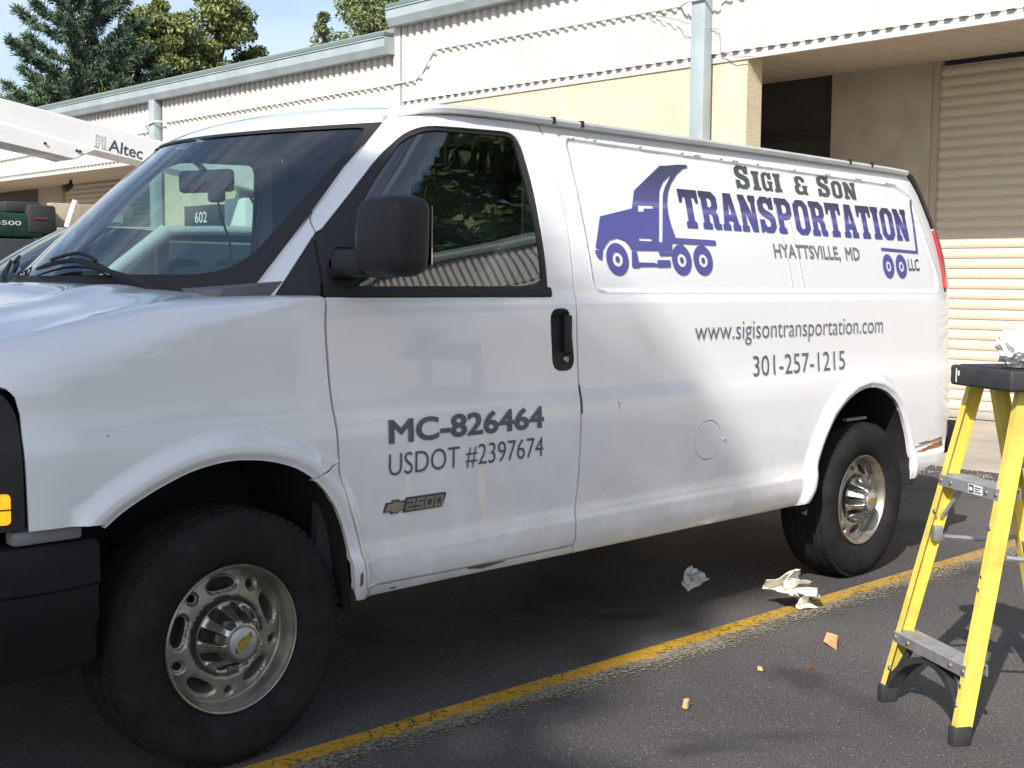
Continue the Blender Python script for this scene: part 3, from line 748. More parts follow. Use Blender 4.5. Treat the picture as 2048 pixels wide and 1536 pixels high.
# --- fender with the lower windscreen pillar
hood_seam = [(-.95, 1.215), (-.80, 1.262), (-.70, 1.284), (-.585, 1.309), (-.459, 1.343), (-.318, 1.380), (-.173, 1.412), (-.071, 1.432), (.05, 1.440), (.165, 1.440)]
fl = [(-.405, .757), (-.50, .757), (-.588, .755)]                       # lower edge ahead of the arch
fr = [(-.588, .755), (-.590, .835), (-.594, .96), (-.596, 1.045), (-.606, 1.089), (-.624, 1.118), (-.655, 1.138), (-.72, 1.150), (-.80, 1.155), (-.86, 1.13)]
arch_top = [q for q in AF if q[1] > .80 and q[0] > -.4 or q[0] < 0]
arch_up = [q for q in AF if q[0] < .24]
seam_arch = [(.345, .843), (.268, .820), (.240, .805)]
sf_hi = [q for q in seam_f if q[1] > .845]
fender = fr[::-1][:0] + fl[::-1] + arch_up + seam_arch[::-1] + shift(sf_hi[::-1], -GAP) + [(.3175, 1.362), (.25, 1.385), (.18, 1.405), (.12, 1.425)] + [q for q in hood_seam[::-1] if q[0] < .10][:-1] + [(-.86, 1.235), (-.86, 1.135)] + [q for q in fr[::-1] if q[0] > -.85]
body = region('fender', fender, [], PF, M_PAINT, van, XS, ZS+[1.345, 1.36, 1.38, 1.40, 1.42, 1.44], .03, EX, .02, avoid=AVOID)
pil = region('windshield_pillar', [(.12, 1.338), (.205, 1.333), (.396-.006, 1.530), (.412, 1.588), (.405, 1.584), (.287, 1.455)] if False else [(.168, 1.332), (.212, 1.334), (.392, 1.530), (.4105, 1.588), (.284, 1.458), (.17, 1.340)], [], PV, M_PAINT, van, [], [], .02, EX, .02)
# --- door
door_out = shift(sf_hi[:1], GAP) + shift(seam_f[1:], GAP) + [(.428, .452), (.838, .447), (1.355, .448), (1.372, .452)] + shift(seam_r, -GAP) + [(q[0], q[1]-.002) for q in rail_b[::-1]] + [(.559, 1.745), (.4175, 1.596)] + shift(seam_up[1:-1][::-1], GAP)
HANDLE = roundpoly([(1.268, 1.292), (1.374, 1.292), (1.390, 1.072), (1.280, 1.072)], .045, 6)
win_door = [q for q in winout if q[0] > .40] 
wd = [(.327, 1.332)] + [(.358, 1.444), (.392, 1.530)] + [q for q in winout if q[0] > .41 and q[1] > 1.5 or q[0] > .9]
wd = wd + [(.70, 1.332)]
door = region('door', door_out, [wd, HANDLE], PV, M_PAINT, van, XS, ZS, .03, EX, .022, avoid=AVOID)
# --- rocker: below the fender seam, behind the arch and under the door
arch_lo = [q for q in AF if q[0] >= .24 and q[1] > .43]
sill_pts = [(1.402, .415), (.795, .415), (.447, .413), (.40, .415)]
rocker = [(q[0], q[1]) for q in seam_arch[::-1]] + shift([q for q in seam_f if q[1] <= .845], -GAP) + [(.426, .444), (.838, .439), (1.378, .440), (1.378, .412)] + sill_pts[1:] + arch_lo[::-1]
rocker = [(q[0], q[1]-.004) if i < 3 else q for i, q in enumerate(rocker)]
region('rocker_panel', rocker, [], PV, M_PAINT, van, XS, ZS, .025, EX, .02, avoid=AVOID)
# --- rear quarter, with the fuel door cut out
FUEL = [(2.168+.091*math.cos(a*math.pi/24), .758+.080*math.sin(a*math.pi/24)) for a in range(48)]
arr = [q for q in AR if q[1] > .40]
def xend(z): return 4.06-(.12*((z-1.35)/.58)**2 if z > 1.35 else 0)+.385
low_cut = [(3.80, .43), (3.86, .445), (3.95, .465), (4.12, .505), (4.20, .555), (4.25, .60), (4.40, .66)]
quarter = [(1.3845, .412), (2.14, .412), (2.84, .412), (2.912, .425)] + [q for q in arr if q[1] > .435] + low_cut[:] + [(xend(z), z) for z in (.70, .9, 1.1, 1.3, 1.345)] + [(4.215, 1.350), (4.208, 1.50), (4.180, 1.66), (4.10, 1.84), (4.02, 1.925), (3.99, 1.943)] + [(3.0, 1.945), (2.0, 1.947)] + shift(seam_r[::-1], GAP)
Q = region('side_panel', quarter, [FUEL], PV, M_PAINT, van, XS, ZS, .03, EX, .02, avoid=AVOID)
region('fuel_door', [(2.168+(x-2.168)*.962, .758+(z-.758)*.962) for x, z in FUEL], [], PV, M_PAINT, van, XS, ZS, .02, (), .02)
tubeobj('fuel_door_catch', [P(2.262, .755), P(2.272, .758), P(2.280, .752)], .007, M_PAINT, van, 6)
# --- black around the door glass, the mirror sail, and the glass itself
GL = roundpoly([(.452, 1.366), (.470, 1.520), (.563, 1.660), (.742, 1.842), (.83, 1.879), (1.226, 1.890), (1.252, 1.70), (1.263, 1.53), (1.258, 1.369)], [.01, .06, .08, .06, .05, .05, .1, .1, .02], 5)
def PVin(x, v):
    p = P(x, v); return (p[0], p[1]+.007, p[2])
wdi = [(.5*(x-.8)/.5+.8 if False else x, z) for x, z in wd]
fr_o = region('window_frame', wd, [GL], PVin, M_BLK, van, None, None, .03, (), .02)
region('mirror_sail', [(.214, 1.334), (.318, 1.333), (.352, 1.444), (.385, 1.523)], [], PVin, M_BLK, van, None, None, .025, (), .012)
def PVgl(x, v):
    p = P(x, v); return (p[0], p[1]+.014, p[2])
glass = region('window_glass', GL, [], PVgl, G_SIDE, van, None, None, .06)
strip = []
for x in np.linspace(.33, 1.279, 26):
    strip.append(P(x, 1.352))
bm = bmesh.new(); rr = []
for p in strip:
    rr.append([bm.verts.new((p[0], p[1]+dy, p[2]+dz)) for dy, dz in ((.004, .014), (-.006, .012), (-.010, .002), (-.012, -.014), (-.006, -.021), (.004, -.022))])
for a, b in zip(rr, rr[1:]):
    for k in range(5): bm.faces.new((a[k], b[k], b[k+1], a[k+1]))
bm.faces.new(rr[-1]); bm.faces.new(rr[0][::-1])
finish(bm, 'belt_moulding', M_BLK, van, 35)
# --- handle: a recessed cup and a pull bar
def PVh(x, v):
    p = P(x, v); c = ((x-1.329)/.056)**2; e = 1-max(abs(x-1.329)/.058, abs(v-1.182)/.108)
    return (p[0], p[1]-.003+.020*sstep(0, .35, e)*(1 if v > 1.13 else .25), p[2])
hd = region('door_handle', [(1.329+(x-1.329)*.99, 1.182+(z-1.182)*.995) for x, z in HANDLE], [], PVh, M_BLK, van, None, None, .011, (), .02)
bm = bmesh.new()
p = P(1.329, 1.19)
bx(bm, p[0]+.008, p[0]+.044, p[1]-.009, p[1]+.006, 1.135, 1.268, .006)
finish(bm, 'pull_bar', M_BLK, hd, 40)
bm = bmesh.new(); lathe(bm, [(.0001, -.008), (.010, -.008), (.013, -.004), (.013, .01)], 16); bmesh.ops.translate(bm, vec=P(1.345, 1.112), verts=bm.verts)
finish(bm, 'lock_cylinder', mat('lock_metal', (.30, .30, .30), .35, 1.), hd, 40)
# --- far side copies
for nm in ('fender', 'windshield_pillar', 'door', 'rocker_panel', 'side_panel', 'window_frame', 'mirror_sail', 'window_glass', 'belt_moulding', 'door_handle'):
    src = next(o for o in van.children if o.name.split('.')[0] == nm); mirrored(src, van)
# plug the far handle and fuel openings from inside
# --- bonnet
def hood_map(u, v):           # u = x, v = -1..1 across
    yl = abs(PF(u, HS(u))[1])-.004
    y = v*yl; a_, zs = .0, 0
    w0 = S(u, HOODZ(u)-.1)-.2
    z = HOODZ(u)+.035*(1-(y/max(.3, w0))**2)
    if abs(v) > .80: 
        pz = PF(u, HS(u))[2]; t = (abs(v)-.80)/.20; z = z*(1-t*t)+pz*t*t
    # two soft raised lines in the bonnet
    z += .010*math.exp(-((abs(y)-.46)/.05)**2)*sstep(.25, .0, u)*sstep(-.9, -.7, u)
    return (u, y, z)
HS = lerp_pchip([q[0] for q in hood_seam], [q[1] for q in hood_seam])
bm = bmesh.new(); us = np.linspace(-.86, .10, 34); vv = np.linspace(-1, 1, 49); g = []
for u in us:
    row = []
    for v in vv:
        x_ = u if u > -.3 else u-.10*(1-v*v)*sstep(-.3, -.86, u)
        q = hood_map(u, v); bow = .24*(1-v*v)*sstep(-.35, .10, u)
        row.append(bm.verts.new((x_-bow, q[1], q[2])))
    g.append(row)
for i in range(len(us)-1):
    for j in range(len(vv)-1): bm.faces.new((g[i][j], g[i+1][j], g[i+1][j+1], g[i][j+1]))
ed = [e for e in bm.edges if e.is_boundary]; r_ = bmesh.ops.extrude_edge_only(bm, edges=ed); bmesh.ops.translate(bm, vec=(0, 0, -.02), verts=[v for v in r_['geom'] if isinstance(v, bmesh.types.BMVert)])
finish(bm, 'hood', M_PAINT, van, 40)
# --- windscreen: one bowed surface, glass in the middle and black border round it
def WS(s, t):
    yb, yt = .79, .718; y = s*(yb+(yt-yb)*t); bow = (.34+(.277-.34)*t)*(1-s*s)
    x = .17+(.727-.17)*t - bow
    z = 1.324+(1.90-1.324)*t + .016*(1-s*s)*(1-t) - .02*(1-s*s)*t + .035*math.sin(math.pi*t)*(1-.3*s*s)*.3
    return (x, y, z)
def wsgrid(name, s0, s1, t0, t1, ns, nt_, m, par, off=0., bottomarc=0.):
    vs_ = []; fs = []
    for i in range(nt_+1):
        for j in range(ns+1):
            s = s0+(s1-s0)*j/ns; tt = t0+(t1-t0)*i/nt_
            p = Vector(WS(s, tt)); a = Vector(WS(s+.01, tt))-Vector(WS(s-.01, tt)); b = Vector(WS(s, tt+.01))-Vector(WS(s, tt-.01)); n = a.cross(b).normalized()
            if n.x > 0: n = -n
            vs_.append(p+n*off)
    for i in range(nt_):
        for j in range(ns): fs.append((i*(ns+1)+j, i*(ns+1)+j+1, (i+1)*(ns+1)+j+1, (i+1)*(ns+1)+j))
    return mesh(name, vs_, fs, m, par, True)
wsg = wsgrid('windshield', -.985, .985, .005, .985, 40, 20, G_WIND, van)
# border as a ring with rounded inner corners
ringo = [(-1.0, 0.), (1.0, 0.), (1.0, 1.), (-1.0, 1.)]
ringi = roundpoly([(-.905, .115), (0, .075), (.905, .115), (.962, .97), (0, .98), (-.962, .97)], [.16, .3, .16, .05, .2, .05], 6)
def WSo(s, t):
    p = Vector(WS(s, t)); a = Vector(WS(s+.01, t))-Vector(WS(s-.01, t)); b = Vector(WS(s, t+.01))-Vector(WS(s, t-.01)); n = b.cross(a).normalized()
    if n.x > 0: n = -n
    return tuple(p+n*.004)
region('windshield_border', ringo, [ringi], WSo, M_BLK, wsg, None, None, .07)
# --- roof
def RF(s, t):
    hx, hy, hz = WS(s, 1.0); xr = 3.98; x = hx+(xr-hx)*t; dx = x-hx
    wy = .720+(.806-.720)*(1-math.exp(-dx/.14)); y = s*wy
    zr = 1.953+(.095)*(1-s*s); z = hz+(zr-hz)*(1-math.exp(-dx/(.085+.205*(1-s*s))))
    if t > .9: z -= .05*((t-.9)/.1)**2*(1-.3*s*s)
    return (x, y, z)
vs_ = []; fs = []; ns, nl = 30, 60
tl = [(i/nl)**1.8 for i in range(nl+1)]
for t_ in tl:
    for j in range(ns+1): vs_.append(RF(-1+2*j/ns, t_))
for i in range(nl):
    for j in range(ns): fs.append((i*(ns+1)+j, (i+1)*(ns+1)+j, (i+1)*(ns+1)+j+1, i*(ns+1)+j+1))
mesh('roof', vs_, fs, M_PAINT, van, True)
# --- drip rail along the roof edge
path = [(.728, 1.906), (.745, 1.920), (.776, 1.934), (.823, 1.945), (.90, 1.951), (1.0, 1.955)] + [(x, 1.957-.003*sstep(2.3, 4.0, x)*3) for x in np.arange(1.2, 3.99, .2)] + [(3.985, 1.944)]
bm = bmesh.new(); rr = []
for i, (x, z) in enumerate(path):
    w_ = S(x, min(z, 1.93), False) if x > 1.0 else S(max(x, xpil(z)), min(z, 1.93), False)
    k = sstep(0, 3, i)
    prof = [(.02, -.012), (-.010*k, -.014), (-.020*k, -.010), (-.024*k, .004), (-.020*k, .012), (-.008*k, .016), (.03, .022)]
    rr.append([bm.verts.new((x, -w_+a, z+b)) for a, b in prof])
for a, b in zip(rr, rr[1:]):
    for k in range(6): bm.faces.new((a[k], b[k], b[k+1], a[k+1]))
bm.faces.new(rr[-1]); bm.faces.new(rr[0][::-1])
rail = finish(bm, 'drip_rail', M_RAIL, van, 35); mirrored(rail, van)
for xn in (1.40, 1.55, 3.42, 3.62):
    w_ = S(xn, 1.93, False); box('rail_notch', xn, xn+.012, -w_-.0265, -w_-.010, 1.950, 1.974, M_BLK, rail)
# --- lamp bezel, headlight and amber marker on the near front corner, grille and bumper
def corner_region(name, poly, m, par, off, fl_=.01, st=.02):
    return region(name, poly, [], PV, m, par, None, None, st, (), fl_, off)
bez = roundpoly([(-.596, .757), (-.600, 1.05), (-.66, 1.134), (-.88, 1.128), (-.885, .757)], [0, .05, .06, .02, 0], 5)
bz = corner_region('lamp_bezel', bez, M_BLK, van, -.006, .03)
corner_region('headlight', roundpoly([(-.665, .885), (-.665, 1.07), (-.70, 1.10), (-.87, 1.10), (-.87, .885)], .02, 4), mat('lamp_lens', (.30, .31, .32), .12, spec=.8), bz, -.001, .015)
mk = corner_region('marker_lamp', roundpoly([(-.628, .776), (-.628, .852), (-.86, .852), (-.86, .776)], .012, 4), mat('amber_lens', (.85, .33, .01), .25, emit=1.1, var=.35, vscale=70, bump=.6, bscale=90), bz, .001, .015)
region('lens_divider', [(-.628, .811), (-.628, .816), (-.86, .816), (-.86, .811)], [], PV, mat('amber_dark', (.35, .12, .01), .4), mk, None, None, .02, (), 0, .003)
mirrored(bz, van); 
for nm, o in (('headlight', bz.children[0]), ('marker_lamp', bz.children[1])): mirrored(o, van.children[-1], nm)
# front face: painted header bar, dark grille with bars
box('grille_surround', -.975, -.90, -.70, .70, .76, 1.10, M_BLK, van, .03)
gr = next(o for o in van.children if o.name.startswith('grille_surround'))
for k in range(6): box('grille_bar', -.990, -.976, -.55, .55, .80+k*.047, .825+k*.047, mat('grille_grey', (.10, .10, .10), .4), gr, .004)
box('front_panel', -.93, -.86, -.72, .72, 1.09, 1.19, M_PAINT, van, .03)
# bumper swept round the front
plan = [(-.402, -.965), (-.50, -.985), (-.62, -.985), (-.74, -.955), (-.85, -.88), (-.94, -.76), (-1.0, -.58), (-1.03, -.3), (-1.04, 0)]
plan = plan + [(x, -y) for x, y in plan[-2::-1]]
bprof = [(.10, .712), (.012, .712), (0, .700), (-.004, .66), (-.004, .60), (.004, .592), (.004, .50), (.014, .488), (.020, .40), (.04, .372), (.12, .365)]
bm = bmesh.new(); rr = []
for i, (x, y_) in enumerate(plan):
    a = Vector(plan[max(i-1, 0)]); b = Vector(plan[min(i+1, len(plan)-1)]); d_ = (b-a).normalized(); n_ = Vector((-d_.y, d_.x))
    if n_.dot(Vector((x+.3, y_))) > 0: n_ = -n_
    rr.append([bm.verts.new((x+n_.x*o_, y_+n_.y*o_, z_)) for o_, z_ in bprof])
for a, b in zip(rr, rr[1:]):
    for k in range(len(bprof)-1): bm.faces.new((a[k], b[k], b[k+1], a[k+1]))
bm.faces.new(rr[0]); bm.faces.new(rr[-1][::-1])
finish(bm, 'front_bumper', M_BUMP, van, 40)
for s_ in (-1, 1): box('filler_panel', -.62, -.44, min(s_*.90, s_*.955), max(s_*.90, s_*.955), .715, .754, mat('filler_grey', (.22, .22, .23), .45), van, .01)
# --- rear end: doors, corner lamps, trim, bumper
def XR(z): return xend(z)+.005
bm = bmesh.new(); g = []
zz = [.62, .8, 1.0, 1.2, 1.34, 1.5, 1.65, 1.8, 1.93]
for z in zz:
    w_ = S(xend(z)-.03, z, False)-.0; g.append([bm.verts.new((XR(z)+.03*(1-(k/10)**2), w_*k/10, z)) for k in range(-10, 11)])
for i in range(len(zz)-1):
    for j in range(20): bm.faces.new((g[i][j], g[i][j+1], g[i+1][j+1], g[i+1][j]))
bm.faces.new(g[0][::-1]); bm.faces.new(g[-1])
rd = finish(bm, 'rear_door', M_PAINT, van, 50)
for s_ in (-1, 1): box('rear_window', 4.445, 4.462, min(s_*.08, s_*.66), max(s_*.08, s_*.66), 1.38, 1.72, M_BLKG, rd)
lamp = [(4.222, 1.365), (4.215, 1.50), (4.190, 1.66), (4.24, 1.668), (4.37, 1.60), (4.40, 1.50), (4.44, 1.365)]
lm = region('tail_lamp', roundpoly(lamp, .012, 3), [], PV, mat('lamp_red', (.42, .035, .05), .22, coat=.5), van, None, None, .02, (), .03, .012)
region('reverse_lens', [(4.30, 1.455), (4.30, 1.50), (4.405, 1.50), (4.42, 1.455)], [], PV, mat('lens_white', (.55, .52, .45), .2), lm, None, None, .02, (), .01, .0145)
trim = [(4.192, 1.672), (4.11, 1.842), (4.03, 1.925), (4.00, 1.945), (4.10, 1.945), (4.18, 1.86), (4.26, 1.74), (4.30, 1.68)]
tm = region('pillar_trim', trim, [], PV, M_BLKG, van, None, None, .02, (), .03, .006)
for o in (lm, tm): mirrored(o, van)
bm = bmesh.new(); bx(bm, 4.30, 4.56, -.93, .93, .50, .66, .03); finish(bm, 'rear_bumper', M_BUMP, van, 40)
# lower rear: dark insert and the rusted seam
def rust_mat():
    m = mat('rust', (.30, .115, .045), .9, var=.45, vscale=60, bump=.8, bscale=150)
    return m
RUST = [(3.875, .556), (3.90, .562), (3.93, .563), (3.95, .570), (3.98, .569), (4.00, .578), (4.03, .577), (4.06, .586), (4.10, .586), (4.13, .592), (4.165, .592), (4.168, .566), (4.10, .562), (4.02, .560), (3.95, .553)]
region('rust_patch', RUST, [], PV, rust_mat(), van, None, None, .012, (), 0, .0022)
region('rust_patch', [(3.90, .598), (4.0, .604), (4.02, .601), (4.15, .611), (4.168, .610), (4.168, .604), (4.02, .595), (3.93, .591)], [], PV, rust_mat(), van, None, None, .012, (), 0, .0018)
region('bare_seam', [(3.86, .585), (4.175, .603), (4.175, .596), (3.86, .577)], [], PV, mat('seam_grey', (.30, .28, .26), .7), van, None, None, .02, (), 0, .0012)
box('mud_flap', 3.795, 3.835, -1.008, -.80, .40, .615, M_BLK, van, .012)
# --- wheel housings, floor, chassis
for arch in (AF, AR):
    pts = [q for q in arch]
    for s_ in (-1, 1):
        vs_ = []; fs = []
        for x, z in pts: vs_ += [(x, s_*.992, z-.002), (x, s_*.95, z+.012), (x, s_*.50, z+.03)]
        for i in range(len(pts)-1):
            for k in range(2): a = i*3+k; fs.append((a, a+1, a+4, a+3))
        c0 = len(vs_)
        for x, z in pts: vs_ += [(x, s_*.50, z+.03), (x, s_*.50, .34)]
        for i in range(len(pts)-1): a = c0+2*i; fs.append((a, a+1, a+3, a+2))
        mesh('wheel_liner', vs_, fs, M_LINER, van, True)
box('underbody', -.40, 4.30, -.50, .50, .36, .50, M_LINER, van)
for s_ in (-1, 1):
    box('floor_edge', .40, 2.90, min(s_*.50, s_*.965), max(s_*.50, s_*.965), .445, .47, M_LINER, van)
    box('floor_edge', 3.84, 4.2, min(s_*.50, s_*.90), max(s_*.50, s_*.90), .53, .56, M_LINER, van)
    box('frame_rail', -.6, 4.2, min(s_*.38, s_*.46), max(s_*.38, s_*.46), .30, .42, M_LINER, van)
tubeobj('exhaust_pipe', [(.8, .3, .30), (2.6, .35, .28), (3.9, .55, .33)], .035, mat('exhaust_steel', (.10, .08, .06), .7, .5), van)
tubeobj('rear_axle', [(3.43, -.8, .365), (3.43, 0, .365), (3.43, .8, .365)], [.05, .09, .05], M_LINER, van)
box('axle_bracket', 3.32, 3.50, -.93, -.905, .745, .757, mat('bracket_grey', (.22, .22, .22), .5, .6), van)

# ================================================================ wheels
M_TYRE = mat('tyre_rubber', (.019, .0185, .018), .88, spec=.16, var=.25, vscale=14, bump=.12, bscale=120)
M_ALLOY = mat('alloy', (.36, .335, .29), .42, .8, var=.28, vscale=9, bump=.03, bscale=160)
M_CHROME = mat('cap_chrome', (.42, .42, .40), .27, .95, var=.2, vscale=25)
M_HUBDK = mat('hub_dark', (.02, .018, .016), .7)
def wheel(parent, x, s_, rot):
    wroot = bpy.data.objects.new('wheel', None); COL.objects.link(wroot); wroot.parent = parent; wroot.location = (x, s_*.955, .365)
    wroot.rotation_euler = (0, rot, 0 if s_ < 0 else math.pi)
    # tyre: rounded tread with grooves, bulged wall
    prof = [(.2135, .006), (.222, -.004), (.235, -.016), (.265, -.028), (.295, -.031), (.325, -.028), (.345, -.018), (.357, -.006), (.365, .008), (.3685, .024),
            (.360, .026), (.360, .034), (.370, .036), (.371, .066), (.361, .068), (.361, .078), (.3715, .080), (.3715, .125), (.361, .127), (.361, .137), (.371, .139), (.370, .17), (.360, .172), (.360, .18), (.368, .182), (.362, .205), (.345, .222), (.30, .232), (.25, .222), (.2135, .205)]
    bm = bmesh.new(); lathe(bm, prof, 96)
    for v in bm.verts:      # slight flat where it stands on the ground
        pass
    ty = finish(bm, 'tyre', M_TYRE, wroot, 30)
    bm = bmesh.new()        # shoulder blocks
    for k in range(72):
        a = 2*math.pi*k/72; Mx = Matrix.Rotation(-a, 4, 'Y') @ Matrix.Translation((.3615, .003, 0))
        bx(bm, -.010, .006, -.008, .012, -.0105, .0105, Mx=Mx)
    finish(bm, 'tread_block', M_TYRE, ty); bpy.data.objects[-1] if False else None
    ty.children[0]['kind'] = 'stuff'
    # rim: lipped ring
    bm = bmesh.new()
    lathe(bm, [(.2143, .016), (.2143, -.004), (.211, -.008), (.2065, -.006), (.2035, .004), (.1985, .010), (.194, .030), (.1925, .048), (.1885, .052), (.185, .14), (.21, .16)], 72)
    rim = finish(bm, 'rim', M_ALLOY, wroot, 35)
    # disc with five long slots and five round holes, edges turned in
    def prof_y(r_): return .052-.020*math.sin(min(1, max(0, (.191-r_)/.075))*math.pi*.5) + (.030*sstep(.118, .102, r_))
    holes = []
    for k in range(5):
        a0 = math.radians(72*k+14)
        rr_ = []
        for q in range(28):
            th = 2*math.pi*q/28; u = .046*math.cos(th); v_ = .0185*math.sin(th)
            u = math.copysign(min(abs(u), .05)*1.0, u)
            ang = a0+u/.154; r2 = .154+v_*(1.0+.12*math.cos(th)**2); rr_.append((r2*math.cos(ang), r2*math.sin(ang)))
        holes.append(rr_)
        a1 = a0+math.radians(36); rr_ = [(.162*math.cos(a1)+.0125*math.cos(2*math.pi*q/16), .162*math.sin(a1)+.0125*math.sin(2*math.pi*q/16)) for q in range(16)]
        holes.append(rr_)
    circ = [(.1915*math.cos(2*math.pi*q/72), .1915*math.sin(2*math.pi*q/72)) for q in range(72)]
    hc = [np.mean(np.array(h), 0) for h in holes]
    def dmap(u, v):
        r_ = math.hypot(u, v); y_ = prof_y(r_)
        for h, c in zip(holes, hc):
            if (u-c[0])**2+(v-c[1])**2 < .0045:
                d_ = dist_poly(h+[h[0]], u, v); y_ += .011*(1-sstep(.0, .009, d_))
        return (u, y_, v)
    ex = []
    for h, c in zip(holes, hc):
        for (u, v) in h:
            for k_ in (1.0,): 
                L = math.hypot(u-c[0], v-c[1]); 
                for o_ in (.004, .008, .011): ex.append((u+(u-c[0])/L*o_, v+(v-c[1])/L*o_))
    dsc = region('disc', circ, holes, dmap, M_ALLOY, rim, None, None, .012, ex, .035)
    # region() takes the skin normal from du x dv = -y here, which faces out
    box('brake_drum', -.10, .10, .10, .12, -.10, .10, M_HUBDK, wroot)
    bm = bmesh.new(); lathe(bm, [(.0001, .085), (.185, .085), (.187, .15)], 40); finish(bm, 'backing_plate', M_HUBDK, wroot, 40)
    # hub cap: fluted crown, eight dark lug pockets, flat centre
    bm = bmesh.new(); nr, na = 26, 192; rows = []
    for i in range(nr+1):
        r_ = .004+(.104-.004)*i/nr; row = []
        for k in range(na):
            a = 2*math.pi*k/na
            yb = -.052 if r_ < .050 else -.052+.078*sstep(.050, .101, r_)**1.1
            pk = abs(((a/(2*math.pi)*8) % 1)-.5)*2       # 0 at lug centre
            dep = (1-sstep(.42, .62, pk))*sstep(.056, .066, r_)*(1-sstep(.094, .100, r_))
            y_ = yb+dep*max(0, .030-yb)*.92
            row.append(bm.verts.new((r_*math.cos(a), y_, r_*math.sin(a))))
        rows.append(row)
    for i in range(nr):
        for k in range(na): bm.faces.new((rows[i][k], rows[i][(k+1) % na], rows[i+1][(k+1) % na], rows[i+1][k]))
    bm.faces.new(rows[0])
    for f in bm.faces:
        c = f.calc_center_median(); r_ = math.hypot(c.x, c.z); yb = -.052+.078*sstep(.050, .101, r_)**1.1
        if .060 < r_ < .098 and c.y-yb > .012: f.material_index = 1
    cap = finish(bm, 'hub_cap', M_CHROME, wroot, 45); cap.data.materials.append(M_HUBDK)
    for k in range(8):
        bm = bmesh.new(); a = 2*math.pi*(k+.5)/8; r_ = .080
        mm = Matrix.Translation((r_*math.cos(a), .024, r_*math.sin(a)))
        q = bmesh.ops.create_circle(bm, cap_ends=True, radius=.0145, segments=14, matrix=mm @ Matrix.Rotation(math.pi/2, 4, 'X'))
        bmesh.ops.translate(bm, vec=(0, -.0012, 0), verts=q['verts'])
        finish(bm, 'lug_pocket', M_HUBDK, cap, recalc=False)
    bm = bmesh.new(); lathe(bm, [(.0001, -.0555), (.041, -.0555), (.0435, -.054), (.0435, -.05)], 40)
    ct = finish(bm, 'centre_disc', mat('centre_silver', (.50, .50, .50), .38, .6), cap, 40)
    bow = [(-.032, -.0065), (-.011, -.0065), (-.011, -.0125), (.011, -.0125), (.011, -.0065), (.027, -.0065), (.032, .0065), (.011, .0065), (.011, .0125), (-.011, .0125), (-.011, .0065), (-.027, .0065)]
    an = math.radians(32)
    bm = bmesh.new()
    prism(bm, [((x*math.cos(an)-z*math.sin(an))*1.12, (x*math.sin(an)+z*math.cos(an))*1.12) for x, z in bow], 1, -.0558, -.0562); finish(bm, 'emblem_outline', M_BLKG, ct)
    bm = bmesh.new()
    prism(bm, [(x*math.cos(an)-z*math.sin(an), x*math.sin(an)+z*math.cos(an)) for x, z in bow], 1, -.0563, -.0570)
    finish(bm, 'emblem', mat('emblem_gold', (.42, .27, .03), .4, .3), ct)
    return wroot
wf = wheel(van, 0, -1, R(-8))
for x, s_, rt in ((3.4301, -1, R(24)), (0, 1, R(10)), (3.4301, 1, R(50))):
    c = copy_tree(wf, van); c.location = (x, s_*.955, .365); c.rotation_euler = (0, rt, 0 if s_ < 0 else math.pi)
# ================================================================ mirror, wipers, cowl, cabin
bm = bmesh.new(); bx(bm, .358, .505, -1.252, -1.043, 1.394, 1.628, .05, 5)
for v in bm.verts:      # shell bulges forward, tapers towards the bottom
    t_ = (v.co.z-1.388)/.248; cy = (v.co.y+1.148)/.115
    if v.co.x < .44: v.co.x -= .022*(1-cy*cy)*(1-(2*t_-1)**2)
    v.co.y += (1-t_)*.012
mr = finish(bm, 'door_mirror', M_BLK, van, 45)
bm = bmesh.new(); bx(bm, .352, .475, -1.08, -.905, 1.392, 1.474, .028, 4); finish(bm, 'mirror_arm', M_BLK, mr, 45)
bm = bmesh.new(); bx(bm, .352, .44, -.955, -.925, 1.385, 1.482, .02, 3); finish(bm, 'mirror_base', M_BLK, mr, 45)
box('mirror_glass', .5055, .508, -1.225, -1.07, 1.43, 1.60, mat('mirror_silver', (.8, .8, .8), .03, 1.), mr)
# cowl: black panel between bonnet and glass with a ribbed dome
vs_ = []; fs = []; N_ = 40
for j in range(N_+1):
    s = -1+2*j/N_; gx, gy, gz = WS(s, .05); dome = .030*math.exp(-((gy+.10)/.22)**2)
    hx = .14-.27*(1-s*s)-.10
    for k in range(6):
        f = k/5; vs_.append((hx+(gx-.012-hx)*f, gy*1.03, 1.305+(gz-.010-1.305)*f+dome*math.sin(math.pi*min(1, f*1.05))*1.2))
for j in range(N_):
    for k in range(5): a = j*6+k; fs.append((a, a+1, a+7, a+6))
cow = mesh('cowl_panel', vs_, fs, M_BLK, van, True)
for k in range(34):
    y_ = -.44+k*.021; s = y_/.79; gx = WS(s, .05)[0]; hx = .14-.27*(1-s*s)-.10; zt = 1.305+.030*1.2*math.exp(-((y_+.10)/.22)**2)
    mm = hx+(gx-hx)*.45
    box('cowl_rib', mm-.05, mm+.035, y_, y_+.008, 1.31, zt+.022, M_BLKG, cow)
def wsp(s, t, off):
    p = Vector(WS(s, t)); a = Vector(WS(s+.01, t))-Vector(WS(s-.01, t)); b = Vector(WS(s, t+.01))-Vector(WS(s, t-.01)); n = a.cross(b).normalized()
    if n.x > 0: n = -n
    return tuple(p+n*off)
